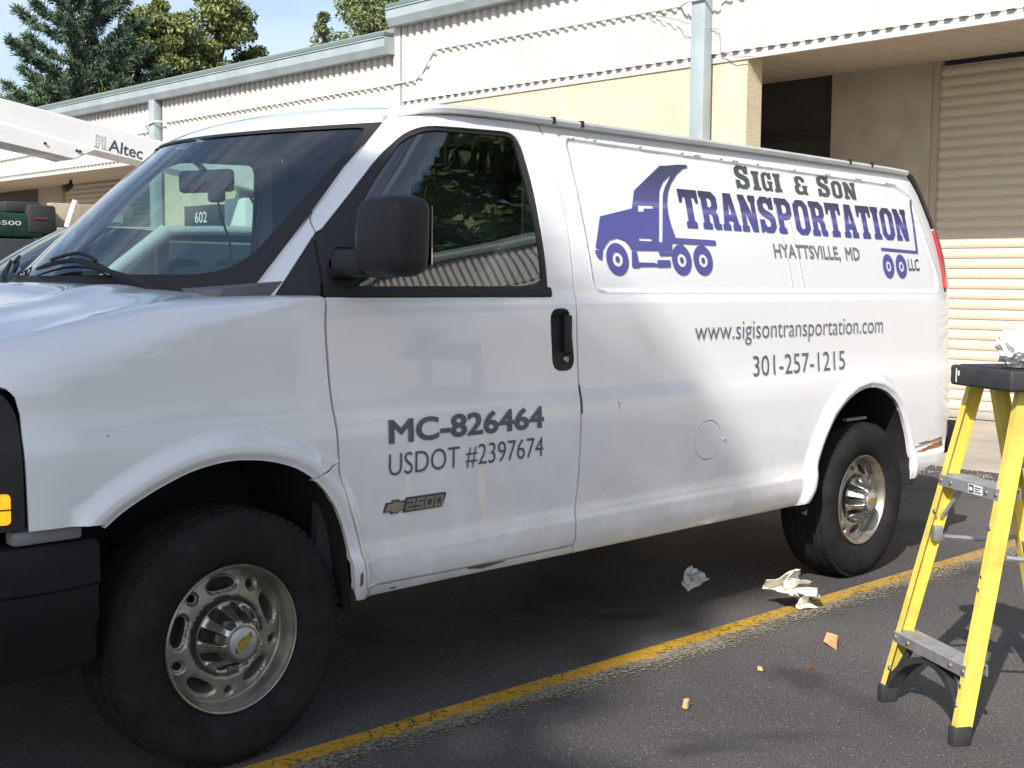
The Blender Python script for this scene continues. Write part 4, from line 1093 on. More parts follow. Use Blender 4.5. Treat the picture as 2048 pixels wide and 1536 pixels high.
def wiper(s0, s1, tb, sb):
    wroot = tubeobj('wiper', [wsp(sb, -.02, .02), wsp(sb+(s0+s1-2*sb)*.10, .02, .045), wsp((s0+s1)/2, tb+.035, .050)], [.014, .011, .006], M_BLK, van, 6)
    bm = bmesh.new()
    pts = [wsp(s0+(s1-s0)*k/12, tb+.05*math.sin(math.pi*k/12), .030) for k in range(13)]; tube(bm, pts, [.004]+[.008]*11+[.004], 5); finish(bm, 'wiper_blade', M_BLK, wroot, 40)
    bm = bmesh.new(); tube(bm, [wsp(s0+(s1-s0)*(.2+.6*k/8), tb+.035+.04*math.sin(math.pi*k/8), .042) for k in range(9)], .006, 5); finish(bm, 'wiper_bridge', M_BLK, wroot, 40)
    bm = bmesh.new(); tube(bm, [wsp(s0+(s1-s0)*k/12, tb-.012+.05*math.sin(math.pi*k/12), .012) for k in range(13)], .0035, 5); finish(bm, 'wiper_rubber', M_BLKG, wroot, 40)
wiper(-.02, -.47, .085, -.74); wiper(.70, .28, .085, .12)
# cabin
dash = []
bm = bmesh.new(); prism(bm, [(-.02, 1.28), (.05, 1.355), (.30, 1.385), (.46, 1.36), (.50, 1.22), (.42, 1.05), (.30, .97), (-.02, .97)], 1, -.84, .84); finish(bm, 'dashboard', mat('dash_grey', (.14, .15, .15), .7), van, 30)
bm = bmesh.new(); prism(bm, [(.22, 1.37), (.30, 1.425), (.44, 1.43), (.47, 1.36)], 1, -.62, -.14); finish(bm, 'instrument_hood', M_INT, van, 30)
bm = bmesh.new()
Mx = Matrix.Translation((.62, -.38, 1.23)) @ Matrix.Rotation(R(62), 4, 'Y')
pts = [Mx @ Vector((.19*math.cos(a*math.pi/16), .19*math.sin(a*math.pi/16), 0)) for a in range(33)]; tube(bm, pts, .016, 8, False)
for a in (0.3, 2.84, 4.7): tube(bm, [Mx @ Vector((0, 0, -.02)), Mx @ Vector((.185*math.cos(a), .185*math.sin(a), 0))], .014, 6)
finish(bm, 'steering_wheel', M_INT, van, 50)
def seat(y_):
    bm = bmesh.new(); bx(bm, .80, 1.30, y_-.25, y_+.25, .86, 1.02, .05, 3); st = finish(bm, 'seat', M_INT2, van, 50)
    bm = bmesh.new(); bx(bm, -.07, .07, -.24, .24, 0, .66, .05, 3, Matrix.Translation((1.28, y_, .98)) @ Matrix.Rotation(R(12), 4, 'Y')); finish(bm, 'seat_back', M_INT2, st, 50)
    bm = bmesh.new(); bx(bm, -.05, .05, -.13, .13, .68, .86, .04, 3, Matrix.Translation((1.28, y_, .98)) @ Matrix.Rotation(R(12), 4, 'Y')); finish(bm, 'headrest', M_INT2, st, 50)
    box('seat_base', .84, 1.22, y_-.2, y_+.2, .47, .86, M_INT, st)
seat(-.42); seat(.42)
box('bulkhead', 1.58, 1.62, -.80, .80, .47, 1.94, mat('bulkhead_grey', (.10, .105, .11), .7), van)
box('cabin_floor', .30, 1.6, -.90, .90, .472, .50, M_INT, van)
for s_ in (-1, 1):
    bm = bmesh.new(); prism(bm, [(.32, .50), (1.52, .50), (1.52, 1.30), (.36, 1.30)], 1, s_*.875, s_*.905); finish(bm, 'door_card', M_INT, van)
    bm = bmesh.new(); prism(bm, [(1.30, 1.30), (1.60, 1.30), (1.60, 1.92), (1.30, 1.90)], 1, s_*.79, s_*.80); finish(bm, 'pillar_lining', M_INT, van)
# roof lining follows the roof
vs_ = []; fs = []
for i in range(9):
    for j in range(13):
        p = RF((-1+2*j/12)*.97, .002+.36*i/8); vs_.append((p[0]+.03, p[1], p[2]-.035))
for i in range(8):
    for j in range(12): a = i*13+j; fs.append((a, a+1, a+14, a+13))
mesh('roof_lining', vs_, fs, mat('lining_grey', (.09, .095, .10), .9), van, True)
bm = bmesh.new(); bx(bm, -.008, .03, -.12, .12, -.045, .035, .016, 3, Matrix.Translation((.47, -.03, 1.735)) @ Matrix.Rotation(R(18), 4, 'Z')); rv = finish(bm, 'rear_view_mirror', M_BLK, van, 45)
tubeobj('mirror_stem', [(.485, -.03, 1.75), (.46, -.01, 1.79), (.42, 0, 1.825)], .012, M_BLK, rv, 6)
bm = bmesh.new(); bx(bm, .475, .515, -.105, -.035, 1.655, 1.755, .012, 3); dc = finish(bm, 'dash_camera', M_BLK, van, 45)
tubeobj('camera_cord', [(.50, -.07, 1.66), (.50, -.09, 1.60), (.49, -.16, 1.52), (.46, -.22, 1.45), (.45, -.27, 1.385)], .004, M_BLK, dc, 5)
for y_ in (-.40, .40):
    bm = bmesh.new(); bx(bm, .0, .13, y_-.16, y_+.16, -.008, .008, .006, 2, Matrix.Translation((.70, 0, 1.885)) @ Matrix.Rotation(R(-12), 4, 'Y')); finish(bm, 'sun_visor', mat('visor_grey', (.15, .155, .16), .9), van, 40)
# --- dark slot and nick in the paint
region('seam_strip', [(1.4085, 1.017), (1.4165, 1.017), (1.4185, .972), (1.4165, .916), (1.4085, .918), (1.411, .973)], [], PV, M_BLK, van, None, None, .02, (), 0, .002)
nickm = mat('scratch_dark', (.08, .07, .06), .8)
region('scratch', [(1.610, .948), (1.622, .940), (1.6205, .918), (1.6185, .918), (1.6195, .938), (1.610, .945)], [], PV, nickm, van, None, None, .02, (), 0, .0012)
chips = [[(.86, .4435), (1.02, .4415), (1.05, .439), (.98, .432), (.93, .428), (.90, .434), (.87, .436)], [(.54, .428), (.57, .427), (.565, .422), (.545, .423)], [(.395, .50), (.402, .51), (.404, .47), (.397, .46)], [(-.385, .98), (-.379, .982), (-.381, .977)], [(.14, 1.285), (.152, 1.292), (.150, 1.287)]]
for c in chips: region('paint_chip', c, [], PV, mat('chip_dark', (.10, .085, .07), .8), van, None, None, .02, (), 0, .0012)

# ================================================================ lettering, cut film on the skin
def PVd(x, z):
    p = P(x, z); return (p[0], p[1]-bead(x, z, False), p[2])
def filmmat(name, stops, rough=.35):
    """printed colours running up the film by height"""
    m = bpy.data.materials.new(name); m.use_nodes = True; t = m.node_tree; b = t.nodes['Principled BSDF']; b.inputs['Roughness'].default_value = rough
    tc = t.nodes.new('ShaderNodeTexCoord'); sx = t.nodes.new('ShaderNodeSeparateXYZ'); t.links.new(tc.outputs['Object'], sx.inputs[0])
    z0, z1 = stops[0][0], stops[-1][0]; mr = t.nodes.new('ShaderNodeMapRange'); mr.inputs['From Min'].default_value = z0; mr.inputs['From Max'].default_value = z1; t.links.new(sx.outputs['Z'], mr.inputs['Value'])
    r_ = t.nodes.new('ShaderNodeValToRGB'); e = r_.color_ramp.elements; e[0].position = 0; e[0].color = (*stops[0][1], 1); e[1].position = 1; e[1].color = (*stops[-1][1], 1)
    for z, c in stops[1:-1]: q = e.new((z-z0)/(z1-z0)); q.color = (*c, 1)
    t.links.new(mr.outputs[0], r_.inputs[0]); t.links.new(r_.outputs[0], b.inputs['Base Color']); MATS[name] = m; return m
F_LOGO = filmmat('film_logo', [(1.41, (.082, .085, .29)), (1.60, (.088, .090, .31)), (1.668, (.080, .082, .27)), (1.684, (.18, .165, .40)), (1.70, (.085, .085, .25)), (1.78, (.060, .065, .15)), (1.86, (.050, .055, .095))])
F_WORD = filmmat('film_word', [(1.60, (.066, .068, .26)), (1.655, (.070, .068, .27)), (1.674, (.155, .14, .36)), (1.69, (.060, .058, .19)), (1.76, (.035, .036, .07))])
F_GREY = filmmat('film_charcoal', [(1.78, (.065, .075, .080)), (1.88, (.060, .070, .075))])
F_CITY = filmmat('film_grey', [(1.48, (.17, .18, .22)), (1.57, (.17, .18, .22))])
F_SLATE = filmmat('film_slate', [(.7, (.075, .085, .125)), (1.3, (.115, .125, .155))])
def film(name, outer, holes, m, par, st=.03, off=.0036): return region(name, outer, holes, PVd, m, par, None, None, st, (), 0, off)
LB = [(1.6, 1.626), (1.791, 1.664), (1.823, 1.734), (2.011, 1.843), (2.044, 1.845), (2.116, 1.854), (2.191, 1.859), (2.182, 1.854), (2.197, 1.851), (2.155, 1.84), (2.11, 1.815), (2.061, 1.775), (2.03, 1.736), (2.012, 1.692), (2.009, 1.652), (2.016, 1.606), (2.032, 1.56), (2.282, 1.558), (2.292, 1.551), (2.288, 1.537), (2.003, 1.538), (1.996, 1.508), (1.751, 1.505), (1.74, 1.523), (1.72, 1.54), (1.678, 1.549), (1.633, 1.539), (1.606, 1.519), (1.592, 1.503), (1.549, 1.509)]
LSLOT = [(2.066, 1.81), (2.07, 1.808), (2.021, 1.762), (1.997, 1.731), (1.984, 1.691), (1.943, 1.541), (1.921, 1.54), (1.96, 1.689), (1.979, 1.743), (2.012, 1.778)]
LWIN = [(1.831, 1.681), (1.922, 1.684), (1.916, 1.669), (1.863, 1.667), (1.857, 1.654), (1.823, 1.654)]
LHND = [(1.804, 1.553), (1.879, 1.554), (1.879, 1.542), (1.804, 1.542)]
logo = film('truck_logo', LB, [LSLOT, LWIN, LHND], F_LOGO, van)
film('logo_bumper', [(1.545, 1.501), (1.589, 1.502), (1.577, 1.463), (1.556, 1.473), (1.545, 1.49)], [], F_LOGO, logo)
film('logo_step', [(1.751, 1.5015), (1.781, 1.5015), (1.786, 1.46), (1.884, 1.46), (1.883, 1.457), (1.894, 1.457), (1.897, 1.471), (1.972, 1.472), (1.978, 1.463), (1.974, 1.445), (1.901, 1.443), (1.891, 1.446), (1.792, 1.444), (1.781, 1.439), (1.747, 1.439), (1.742, 1.445)], [], F_LOGO, logo)
film('logo_tank', [(1.911, 1.504), (1.992, 1.504), (1.986, 1.490), (1.916, 1.487)], [], F_LOGO, logo)
def ell(cx, cz, rx, rz, n=32, k=1., tilt=0.): return [(cx+rx*k*math.cos(2*math.pi*i/n)+tilt*rz*math.sin(2*math.pi*i/n), cz+rz*k*math.sin(2*math.pi*i/n)) for i in range(n)]
for cx, cz, rx, rz in ((1.664, 1.470, .063, .060), (2.049, 1.474, .062, .060), (2.187, 1.475, .063, .060), (3.657, 1.474, .053, .058), (3.781, 1.475, .053, .058)):
    wl = film('logo_wheel', ell(cx, cz, rx, rz, 36), [ell(cx, cz, rx, rz, 20, .46)], F_LOGO, logo)
    film('logo_hub', ell(cx, cz, rx, rz, 10, .20), [], F_LOGO, wl)
film('logo_trailer', [(3.983, 1.812), (4.000, 1.812), (3.970, 1.541), (3.611, 1.549), (3.611, 1.562), (3.950, 1.554)], [], F_LOGO, logo)
film('logo_link', [(2.058, 1.539), (2.072, 1.539), (2.072, 1.532), (2.058, 1.532)], [], F_LOGO, logo); film('logo_link', [(2.193, 1.539), (2.207, 1.539), (2.207, 1.533), (2.193, 1.533)], [], F_LOGO, logo)
# slab letters drawn on a unit cell
SL = {
'T': ([(0,1),(1,1),(1,.66),(.85,.66),(.79,.80),(.69,.82),(.67,.78),(.67,.19),(.78,.14),(.78,0),(.22,0),(.22,.14),(.33,.19),(.33,.78),(.31,.82),(.21,.80),(.15,.66),(0,.66)], []),
'R': ([(0,1),(.70,1),(.93,.86),(.93,.60),(.78,.48),(.90,.36),(.90,.17),(1,.14),(1,0),(.68,0),(.58,.08),(.58,.34),(.50,.42),(.40,.42),(.40,.17),(.50,.14),(.50,0),(0,0),(0,.14),(.08,.17),(.08,.83),(0,.86)], [[(.40,.83),(.54,.83),(.61,.77),(.61,.64),(.54,.58),(.40,.58)]]),
'A': ([(.26,1),(.70,1),(.92,.17),(1,.14),(1,0),(.56,0),(.56,.14),(.62,.17),(.60,.26),(.38,.26),(.36,.17),(.44,.14),(.44,0),(0,0),(0,.14),(.08,.17)], [[(.42,.42),(.57,.42),(.50,.74)]]),
'N': ([(0,1),(.36,1),(.68,.47),(.68,.83),(.58,.86),(.58,1),(1,1),(1,.86),(.94,.83),(.94,0),(.62,0),(.32,.53),(.32,.17),(.42,.14),(.42,0),(0,0),(0,.14),(.06,.17),(.06,.83),(0,.86)], []),
'S': ([(.95,.66),(.95,1),(.80,1),(.74,.95),(.62,1),(.25,1),(.02,.85),(.02,.62),(.16,.50),(.58,.37),(.64,.32),(.64,.22),(.57,.16),(.42,.16),(.34,.23),(.32,.36),(.02,.36),(.02,0),(.17,0),(.23,.06),(.36,0),(.74,0),(.97,.16),(.97,.40),(.83,.53),(.42,.65),(.35,.70),(.35,.79),(.42,.84),(.56,.84),(.63,.77),(.65,.66)], []),
'P': ([(0,1),(.72,1),(.96,.85),(.96,.55),(.72,.40),(.40,.40),(.40,.17),(.52,.14),(.52,0),(0,0),(0,.14),(.08,.17),(.08,.83),(0,.86)], [[(.40,.83),(.56,.83),(.64,.76),(.64,.64),(.56,.57),(.40,.57)]]),
'O': ([(.28,1),(.72,1),(.97,.84),(.97,.16),(.72,0),(.28,0),(.03,.16),(.03,.84)], [[(.43,.84),(.57,.84),(.64,.76),(.64,.24),(.57,.16),(.43,.16),(.36,.24),(.36,.76)]]),
'I': ([(0,1),(1,1),(1,.86),(.83,.83),(.83,.17),(1,.14),(1,0),(0,0),(0,.14),(.17,.17),(.17,.83),(0,.86)], []),
'G': ([(.95,.66),(.95,1),(.80,1),(.73,.95),(.62,1),(.28,1),(.03,.84),(.03,.16),(.28,0),(.60,0),(.70,.06),(.76,0),(.93,0),(.93,.38),(1,.41),(1,.53),(.52,.53),(.52,.40),(.62,.38),(.62,.24),(.56,.16),(.43,.16),(.36,.24),(.36,.76),(.43,.84),(.55,.84),(.62,.77),(.64,.66)], []),
'&': ([(.62,1),(.26,1),(.10,.88),(.10,.66),(.20,.54),(.04,.42),(.04,.14),(.24,0),(.60,0),(.72,.06),(.78,0),(1,0),(.92,.16),(.92,.36),(1,.40),(1,.50),(.60,.50),(.60,.40),(.66,.36),(.66,.24),(.58,.16),(.42,.16),(.34,.22),(.34,.38),(.42,.45),(.52,.45),(.52,.58),(.44,.60),(.38,.66),(.38,.80),(.44,.85),(.54,.85),(.58,.78),(.58,.70),(.86,.70),(.86,.86)], [])}
def word(name, items, m, par):
    root = None
    for ch, x0, x1, z0, z1 in items:
        o_, h_ = SL[ch]; f_ = lambda q: (x0+(x1-x0)*q[0], z0+(z1-z0)*q[1])
        oo = [f_(q) for q in o_]; 
        L = film(name if root is None else 'letter', oo, [[f_(q) for q in h] for h in h_], m, par if root is None else root, .03)
        if root is None: root = L
    return root
txt = 'TRANSPORTATION'; wds = [.56 if c == 'I' else 1. for c in txt]; tot = sum(wds)+.075*(len(txt)-1); sc_ = (3.912-2.090)/tot; x_ = 2.090; it = []
for c, wd_ in zip(txt, wds): it.append((c, x_, x_+wd_*sc_, 1.603, 1.757)); x_ += (wd_+.075)*sc_
word('company_name_lettering', it, F_WORD, van)
word('family_name_lettering', [('S', 2.506, 2.612, 1.785, 1.884), ('I', 2.630, 2.688, 1.785, 1.866), ('G', 2.698, 2.782, 1.785, 1.866), ('I', 2.792, 2.850, 1.785, 1.866), ('&', 2.950, 3.058, 1.785, 1.866), ('S', 3.142, 3.248, 1.785, 1.882), ('O', 3.262, 3.356, 1.785, 1.864), ('N', 3.368, 3.478, 1.785, 1.864)], F_GREY, van)
def fatten(bm, k):
    """move the outline of filled letters outwards by k, corners mitred"""
    if k <= 0: return bm
    mv = {}
    for e in bm.edges:
        if len(e.link_faces) != 1: continue
        a, b = e.verts; d = (b.co-a.co).normalized(); n = Vector((d.y, -d.x, 0)); c = e.link_faces[0].calc_center_median()
        if n.dot(c-a.co) > 0: n = -n
        for q in (a, b): mv.setdefault(q, []).append(n)
    for q, ns in mv.items():
        t_ = sum(ns, Vector((0, 0, 0)))
        if t_.length < .2: continue
        t_.normalize(); q.co += t_*k*min(1.35, 1/max(.3, t_.dot(ns[0])))
    return bm
def line(name, s, x0, x1, z0, z1, m, bold=0., ref=None, par=None):
    """a line of plain lettering stretched to its traced box; ref = text giving the box height"""
    bm = fatten(text2d(s, min(bold, 0)), bold)
    xs_ = [v.co.x for v in bm.verts]; xa, xb = min(xs_), max(xs_)
    if ref: rb = fatten(text2d(ref, min(bold, 0)), bold); zs_ = [v.co.y for v in rb.verts]; rb.free()
    else: zs_ = [v.co.y for v in bm.verts]
    za, zb = min(zs_), max(zs_)
    for v in bm.verts: v.co = Vector((x0+(v.co.x-xa)/(xb-xa)*(x1-x0), z0+(v.co.y-za)/(zb-za)*(z1-z0), 0))
    bmesh.ops.triangulate(bm, faces=bm.faces)
    for zc in np.arange(z0-.05, z1+.05, .016): bmesh.ops.bisect_plane(bm, geom=bm.verts[:]+bm.edges[:]+bm.faces[:], plane_co=(0, zc, 0), plane_no=(0, 1, 0))
    bmesh.ops.triangulate(bm, faces=bm.faces)
    for v in bm.verts:
        p = Vector(PVd(v.co.x, v.co.y)); v.co = p+Vector((0, -.0034, 0))
    bm.normal_update()
    fl_ = [f for f in bm.faces if f.normal.y > 0]; bmesh.ops.reverse_faces(bm, faces=fl_)
    return finish(bm, name, m, par or van, 'all', recalc=False)
cl = line('city_lettering', 'HYATTSVILLE,', 2.697, 3.232, 1.498, 1.557, F_CITY, .022, 'HML')
line('state_lettering', 'MD', 3.278, 3.404, 1.498, 1.557, F_CITY, .022, 'HMD')
line('suffix_lettering', 'LLC', 3.851, 3.962, 1.457, 1.514, F_GREY, .014, 'LL')
line('web_address_lettering', 'www.sigisontransportation.com', 2.088, 3.545, 1.158, 1.208, F_SLATE, -.008, 'wx')
line('phone_number_lettering', '301-257-1215', 2.482, 3.204, 1.000, 1.083, F_SLATE, -.004, '1')
line('carrier_number_lettering', 'MC-826464', .532, 1.217, .881, .955, F_SLATE, .030, 'M')
line('registration_lettering', 'USDOT #2397674', .533, 1.216, .781, .849, F_SLATE, -.006, 'UT')
# badge: raised emblem and model number
M_BDG = mat('badge_grey', (.30, .29, .28), .35, .7); M_BDGD = mat('badge_back', (.06, .065, .075), .5)
def raised(name, poly, m, par, o0, o1):
    o = region(name, poly, [], PV, m, par, None, None, .03, (), o1, o1); return o
bd = raised('model_badge', [(.512, .668), (.523, .698), (.545, .698), (.547, .704), (.575, .704), (.577, .698), (.600, .698), (.604, .706), (.768, .706), (.768, .695), (.752, .660), (.592, .659), (.590, .667), (.574, .668), (.572, .661), (.541, .661), (.539, .668)], M_BDGD, van, 0, .004)
raised('badge_emblem', [(.520, .672), (.528, .694), (.548, .694), (.551, .699), (.570, .699), (.572, .694), (.594, .694), (.587, .671), (.569, .671), (.568, .665), (.545, .665), (.543, .671)], mat('badge_gold', (.34, .30, .23), .4, .5), bd, .004, .0065)
def digit(x0, segs):
    w_, h_ = .035, .036; z0 = .664; th = .0085
    R_ = {'t': (0, h_-th, w_, h_), 'm': (0, h_/2-th/2, w_, h_/2+th/2), 'b': (0, 0, w_, th), 'tl': (0, h_/2, th, h_), 'tr': (w_-th, h_/2, w_, h_), 'bl': (0, 0, th, h_/2), 'br': (w_-th, 0, w_, h_/2)}
    bm = bmesh.new()
    for s_ in segs:
        a, b, c, d_ = R_[s_]; qs = []
        for u, v in ((a, b), (c, b), (c, d_), (a, d_)):
            p = P(x0+u+.25*v, z0+v); qs.append((p[0], p[1]-.0066-.0002*('tmb tltrblbr'.index(s_) % 3), p[2]))
        bm.faces.new([bm.verts.new(q) for q in qs])
    for f in list(bm.faces):
        e = bmesh.ops.extrude_face_region(bm, geom=[f]); bmesh.ops.translate(bm, vec=(0, .003, 0), verts=[v for v in e['geom'] if isinstance(v, bmesh.types.BMVert)])
    finish(bm, 'badge_digit', M_BDG, bd)
digit(.597, ('t', 'tr', 'm', 'bl', 'b')); digit(.636, ('t', 'tl', 'm', 'br', 'b')); digit(.675, ('t', 'b', 'tl', 'bl', 'tr', 'br')); digit(.715, ('t', 'b', 'tl', 'bl', 'tr', 'br'))
# ================================================================ step ladder
from mathutils import noise as mnoise
M_LADY = mat('ladder_yellow', (.66, .53, .10), .5, var=.16, vscale=9, bump=.05, bscale=60)
M_ALU = mat('ladder_aluminium', (.46, .46, .47), .42, .7, var=.15, vscale=20)
M_LBLK = mat('ladder_black', (.030, .030, .032), .6, var=.25, vscale=20)
lad = thing('step_ladder', 'yellow fibreglass step ladder with black top and aluminium steps', 'ladder', (1.857, -1.933, 0), math.atan2(.863, -.506)-math.pi/2+math.pi)
# local frame: +x = depth (towards the back rails), +y ... set through a matrix so that parts are drawn in (w, d, z)
LW = Vector((-.506, -.863, 0)); LD = Vector((.863, -.506, 0)); LO = Vector((1.857, -1.933, 0))
LM = Matrix(((LW.x, LD.x, 0, LO.x), (LW.y, LD.y, 0, LO.y), (0, 0, 1, 0), (0, 0, 0, 1)))
lad.rotation_euler = (0, 0, math.atan2(LW.y, LW.x)); lad.location = LO
LI = Matrix.Scale(1, 4)
def lp(name, bm, m, par=None, sm=35, recalc=True):
    # parts are drawn in (w, d, z); d is to the right of w, so flip it into the ladder's own frame
    bmesh.ops.transform(bm, matrix=Matrix.Scale(1, 4), verts=bm.verts)
    o = finish(bm, name, m, None, sm, recalc=recalc); o.parent = par or lad; return o
LDS = 1 if Vector((-LW.y, LW.x, 0)).dot(LD) > 0 else -1       # side of w on which d lies
def wdz(w_, d_, z_): return (w_, LDS*d_, z_)
def rail_l(z): f = z/1.06; return (.115*f, .22*f)
def rail_r(z): f = z/1.06; return (.44-.055*f, .22*f)
def back_l(z): f = z/1.06; return (.02+.10*f, .62-.32*f)
def back_r(z): f = z/1.06; return (.46-.06*f, .62-.32*f)
def channel(name, fn, z0, z1, web, fl, out, th=.004):
    """fibreglass channel: web along the depth, two lips turned inwards (out = -1 / +1 is the outer side)"""
    prof = [(0, 0), (fl, 0), (fl, th), (th, th), (th, web-th), (fl, web-th), (fl, web), (0, web)]
    bm = bmesh.new(); rings = []
    for z in (z0, z1):
        w0, d0 = fn(z); rings.append([bm.verts.new(wdz(w0+(-out)*a if out > 0 else w0+a, d0+b, z)) for a, b in prof])
    n = len(prof)
    for k in range(n): bm.faces.new((rings[0][k], rings[0][(k+1) % n], rings[1][(k+1) % n], rings[1][k]))
    bm.faces.new(rings[0]); bm.faces.new(rings[1][::-1]); return lp(name, bm, M_LADY, None, 30)
fL = channel('front_rail', rail_l, .055, 1.07, .052, .023, -1); fR = channel('front_rail', rail_r, .055, 1.07, .056, .024, 1)
bL = channel('back_rail', back_l, .05, 1.07, .055, .026, -1); bR = channel('back_rail', back_r, .05, 1.07, .055, .026, 1)
def lbox(name, w0, w1, d0, d1, z0, z1, m, bev=.004, par=None, sm=35):
    bm = bmesh.new(); bx(bm, w0, w1, min(LDS*d0, LDS*d1), max(LDS*d0, LDS*d1), z0, z1, bev); return lp(name, bm, m, par, sm)
for fn, s_, web in ((rail_l, -1, .052), (rail_r, 1, .056), (back_l, -1, .055), (back_r, 1, .055)):
    w0, d0 = fn(.03); a, b = (w0-.003, w0+.030) if s_ < 0 else (w0-.031, w0+.003)
    lbox('foot', a, b, d0-.004, d0+web+.004, 0, .060, M_LBLK, .006)
rv = bmesh.new(); lathe(rv, [(.0001, -.004), (.006, -.0035), (.0075, 0), (.0075, .004)], 12); bmesh.ops.recalc_face_normals(rv, faces=rv.faces); rvm = bpy.data.meshes.new('rivet'); rv.to_mesh(rvm); rv.free(); rvm.materials.append(mat('rivet_steel', (.28, .26, .23), .5, .8))
def rivet(par, w_, d_, z_, ax):
    o = bpy.data.objects.new('rivet', rvm); COL.objects.link(o); o.parent = par; o.location = wdz(w_, d_, z_)
    o.rotation_euler = (0, 0, -math.pi/2*ax) if ax else (0, 0, 0)
    if ax == 0 and LDS < 0: o.rotation_euler = (0, 0, math.pi)
def step(z):
    wl, dl = rail_l(z); wr, dr = rail_r(z)
    bm = bmesh.new()
    prof = [(0, 0), (0, .034), (.003, .036)]
    for k in range(7): prof += [(.008+k*.010, .036), (.010+k*.010, .039), (.013+k*.010, .039), (.015+k*.010, .036)]
    prof += [(.080, .034), (.080, .0), (.076, 0), (.076, .031), (.004, .031), (.004, 0)]
    A = [bm.verts.new(wdz(wl+.005, dl+a, z+b)) for a, b in prof]; B = [bm.verts.new(wdz(wr-.005, dr+a, z+b)) for a, b in prof]; n = len(prof)
    for k in range(n): bm.faces.new((A[k], A[(k+1) % n], B[(k+1) % n], B[k]))
    bm.faces.new(A); bm.faces.new(B[::-1]); st = lp('step', bm, M_ALU, None, 20)
    for t_ in (.22, .80): rivet(st, wl+(wr-wl)*t_, dl-.001, z+.017, 0)
    for fn, par, s_ in ((rail_l, fL, 1), (rail_r, fR, -1)):
        w_, d_ = fn(z); rivet(par, w_+s_*.015, d_-.001, z+.018, 0); rivet(par, w_+s_*.015, fn(z-.085)[1]-.001, z-.085, 0)
    return st
s1 = step(.205); s2 = step(.735)
lbl = lbox('step_label', .245, .318, rail_l(.75)[1]-.0035, rail_l(.75)[1]-.002, .738, .766, mat('label_white', (.75, .75, .72), .5), 0, s2, False)
lbox('label_mark', .250, .274, rail_l(.75)[1]-.0045, rail_l(.75)[1]-.0037, .7405, .7635, M_LBLK, 0, lbl, False)
bm = bmesh.new(); q = bmesh.ops.create_circle(bm, cap_ends=True, radius=.009, segments=20, matrix=Matrix.Translation(wdz(.262, rail_l(.75)[1]-.0052, .752)) @ Matrix.Scale(.72, 4, (0, 0, 1)) @ Matrix.Rotation(math.pi/2, 4, 'X')); lp('label_oval', bm, MATS['label_white'], lbl, False)
for k in range(3): lbox('label_print', .279, .312-.008*(k % 2), rail_l(.75)[1]-.0042, rail_l(.75)[1]-.0037, .743+k*.007, .746+k*.007, M_LBLK, 0, lbl, False)
# black moulded brace arched under the lowest step
def brace():
    bm = bmesh.new(); n = 18; pts = []
    for k in range(n+1):
        t_ = k/n; a = math.pi*t_; wl, dl = rail_l(.06+.14*math.sin(a)**.6); wr, _ = rail_r(.1)
        w_ = .018+(wr-.018-.018)*t_; z_ = .035+.155*math.sin(a)**.55; pts.append((w_, rail_l(z_)[1]+.012, z_))
    rr = []
    for i, (w_, d_, z_) in enumerate(pts):
        a = Vector(pts[max(i-1, 0)]); b = Vector(pts[min(i+1, n)]); tn = (b-a).normalized(); nn = Vector((-tn.z, 0, tn.x))
        if nn.z < 0 and .2 < i/n < .8: nn = -nn
        th = .010; rr.append([bm.verts.new(wdz(w_+nn.x*o_*th, d_+e, z_+nn.z*o_*th)) for o_, e in ((-1, 0), (1, 0), (1, .055), (-1, .055))])
    for a, b in zip(rr, rr[1:]):
        for k in range(4): bm.faces.new((a[k], b[k], b[(k+1) % 4], a[(k+1) % 4]))
    bm.faces.new(rr[0]); bm.faces.new(rr[-1][::-1]); br = lp('step_brace', bm, M_LBLK, None, 40)
    for t_ in (.06, .94):
        bm = bmesh.new(); w_ = .018+.40*t_; tube(bm, [wdz(w_, rail_l(.1)[1]+.03, .10), wdz(w_+(.045 if t_ < .5 else -.045), rail_l(.2)[1]+.03, .200)], .012, 6); lp('brace_web', bm, M_LBLK, br, 40)
brace()
# spreaders, braces and back rungs
for fn, bk in ((rail_l, back_l), (rail_r, back_r)):
    bm = bmesh.new(); w0, d0 = fn(.56); w1, d1 = bk(.55); tube(bm, [wdz(w0+.012 if fn is rail_l else w0-.012, d0+.07, .56), wdz((w0+w1)/2, (d0+d1)/2+.03, .545), wdz(w1, d1, .55)], .009, 6); lp('spreader', bm, M_ALU, None, 40)
    bm = bmesh.new(); w0, d0 = fn(.62); w1, d1 = fn(.74); s_ = 1 if fn is rail_l else -1; tube(bm, [wdz(w0+s_*.018, d0+.04, .63), wdz(w1+s_*.075, d1+.04, .735)], .007, 6); lp('step_strut', bm, M_ALU, None, 40)
lbox('spreader_bracket', rail_l(.575)[0]+.003, rail_l(.575)[0]+.032, rail_l(.575)[1]+.020, rail_l(.575)[1]+.05, .55, .60, M_ALU, .003)
for z in (.24, .50, .80):
    wl, dl = back_l(z); wr, dr = back_r(z); rg = lbox('back_rung', wl+.004, wr-.004, dl+.005, dl+.045, z, z+.036, M_ALU, .004)
    rivet(bL, wl+.012, dl-.001, z+.018, 0); rivet(bR, wr-.012, dl-.001, z+.018, 0)
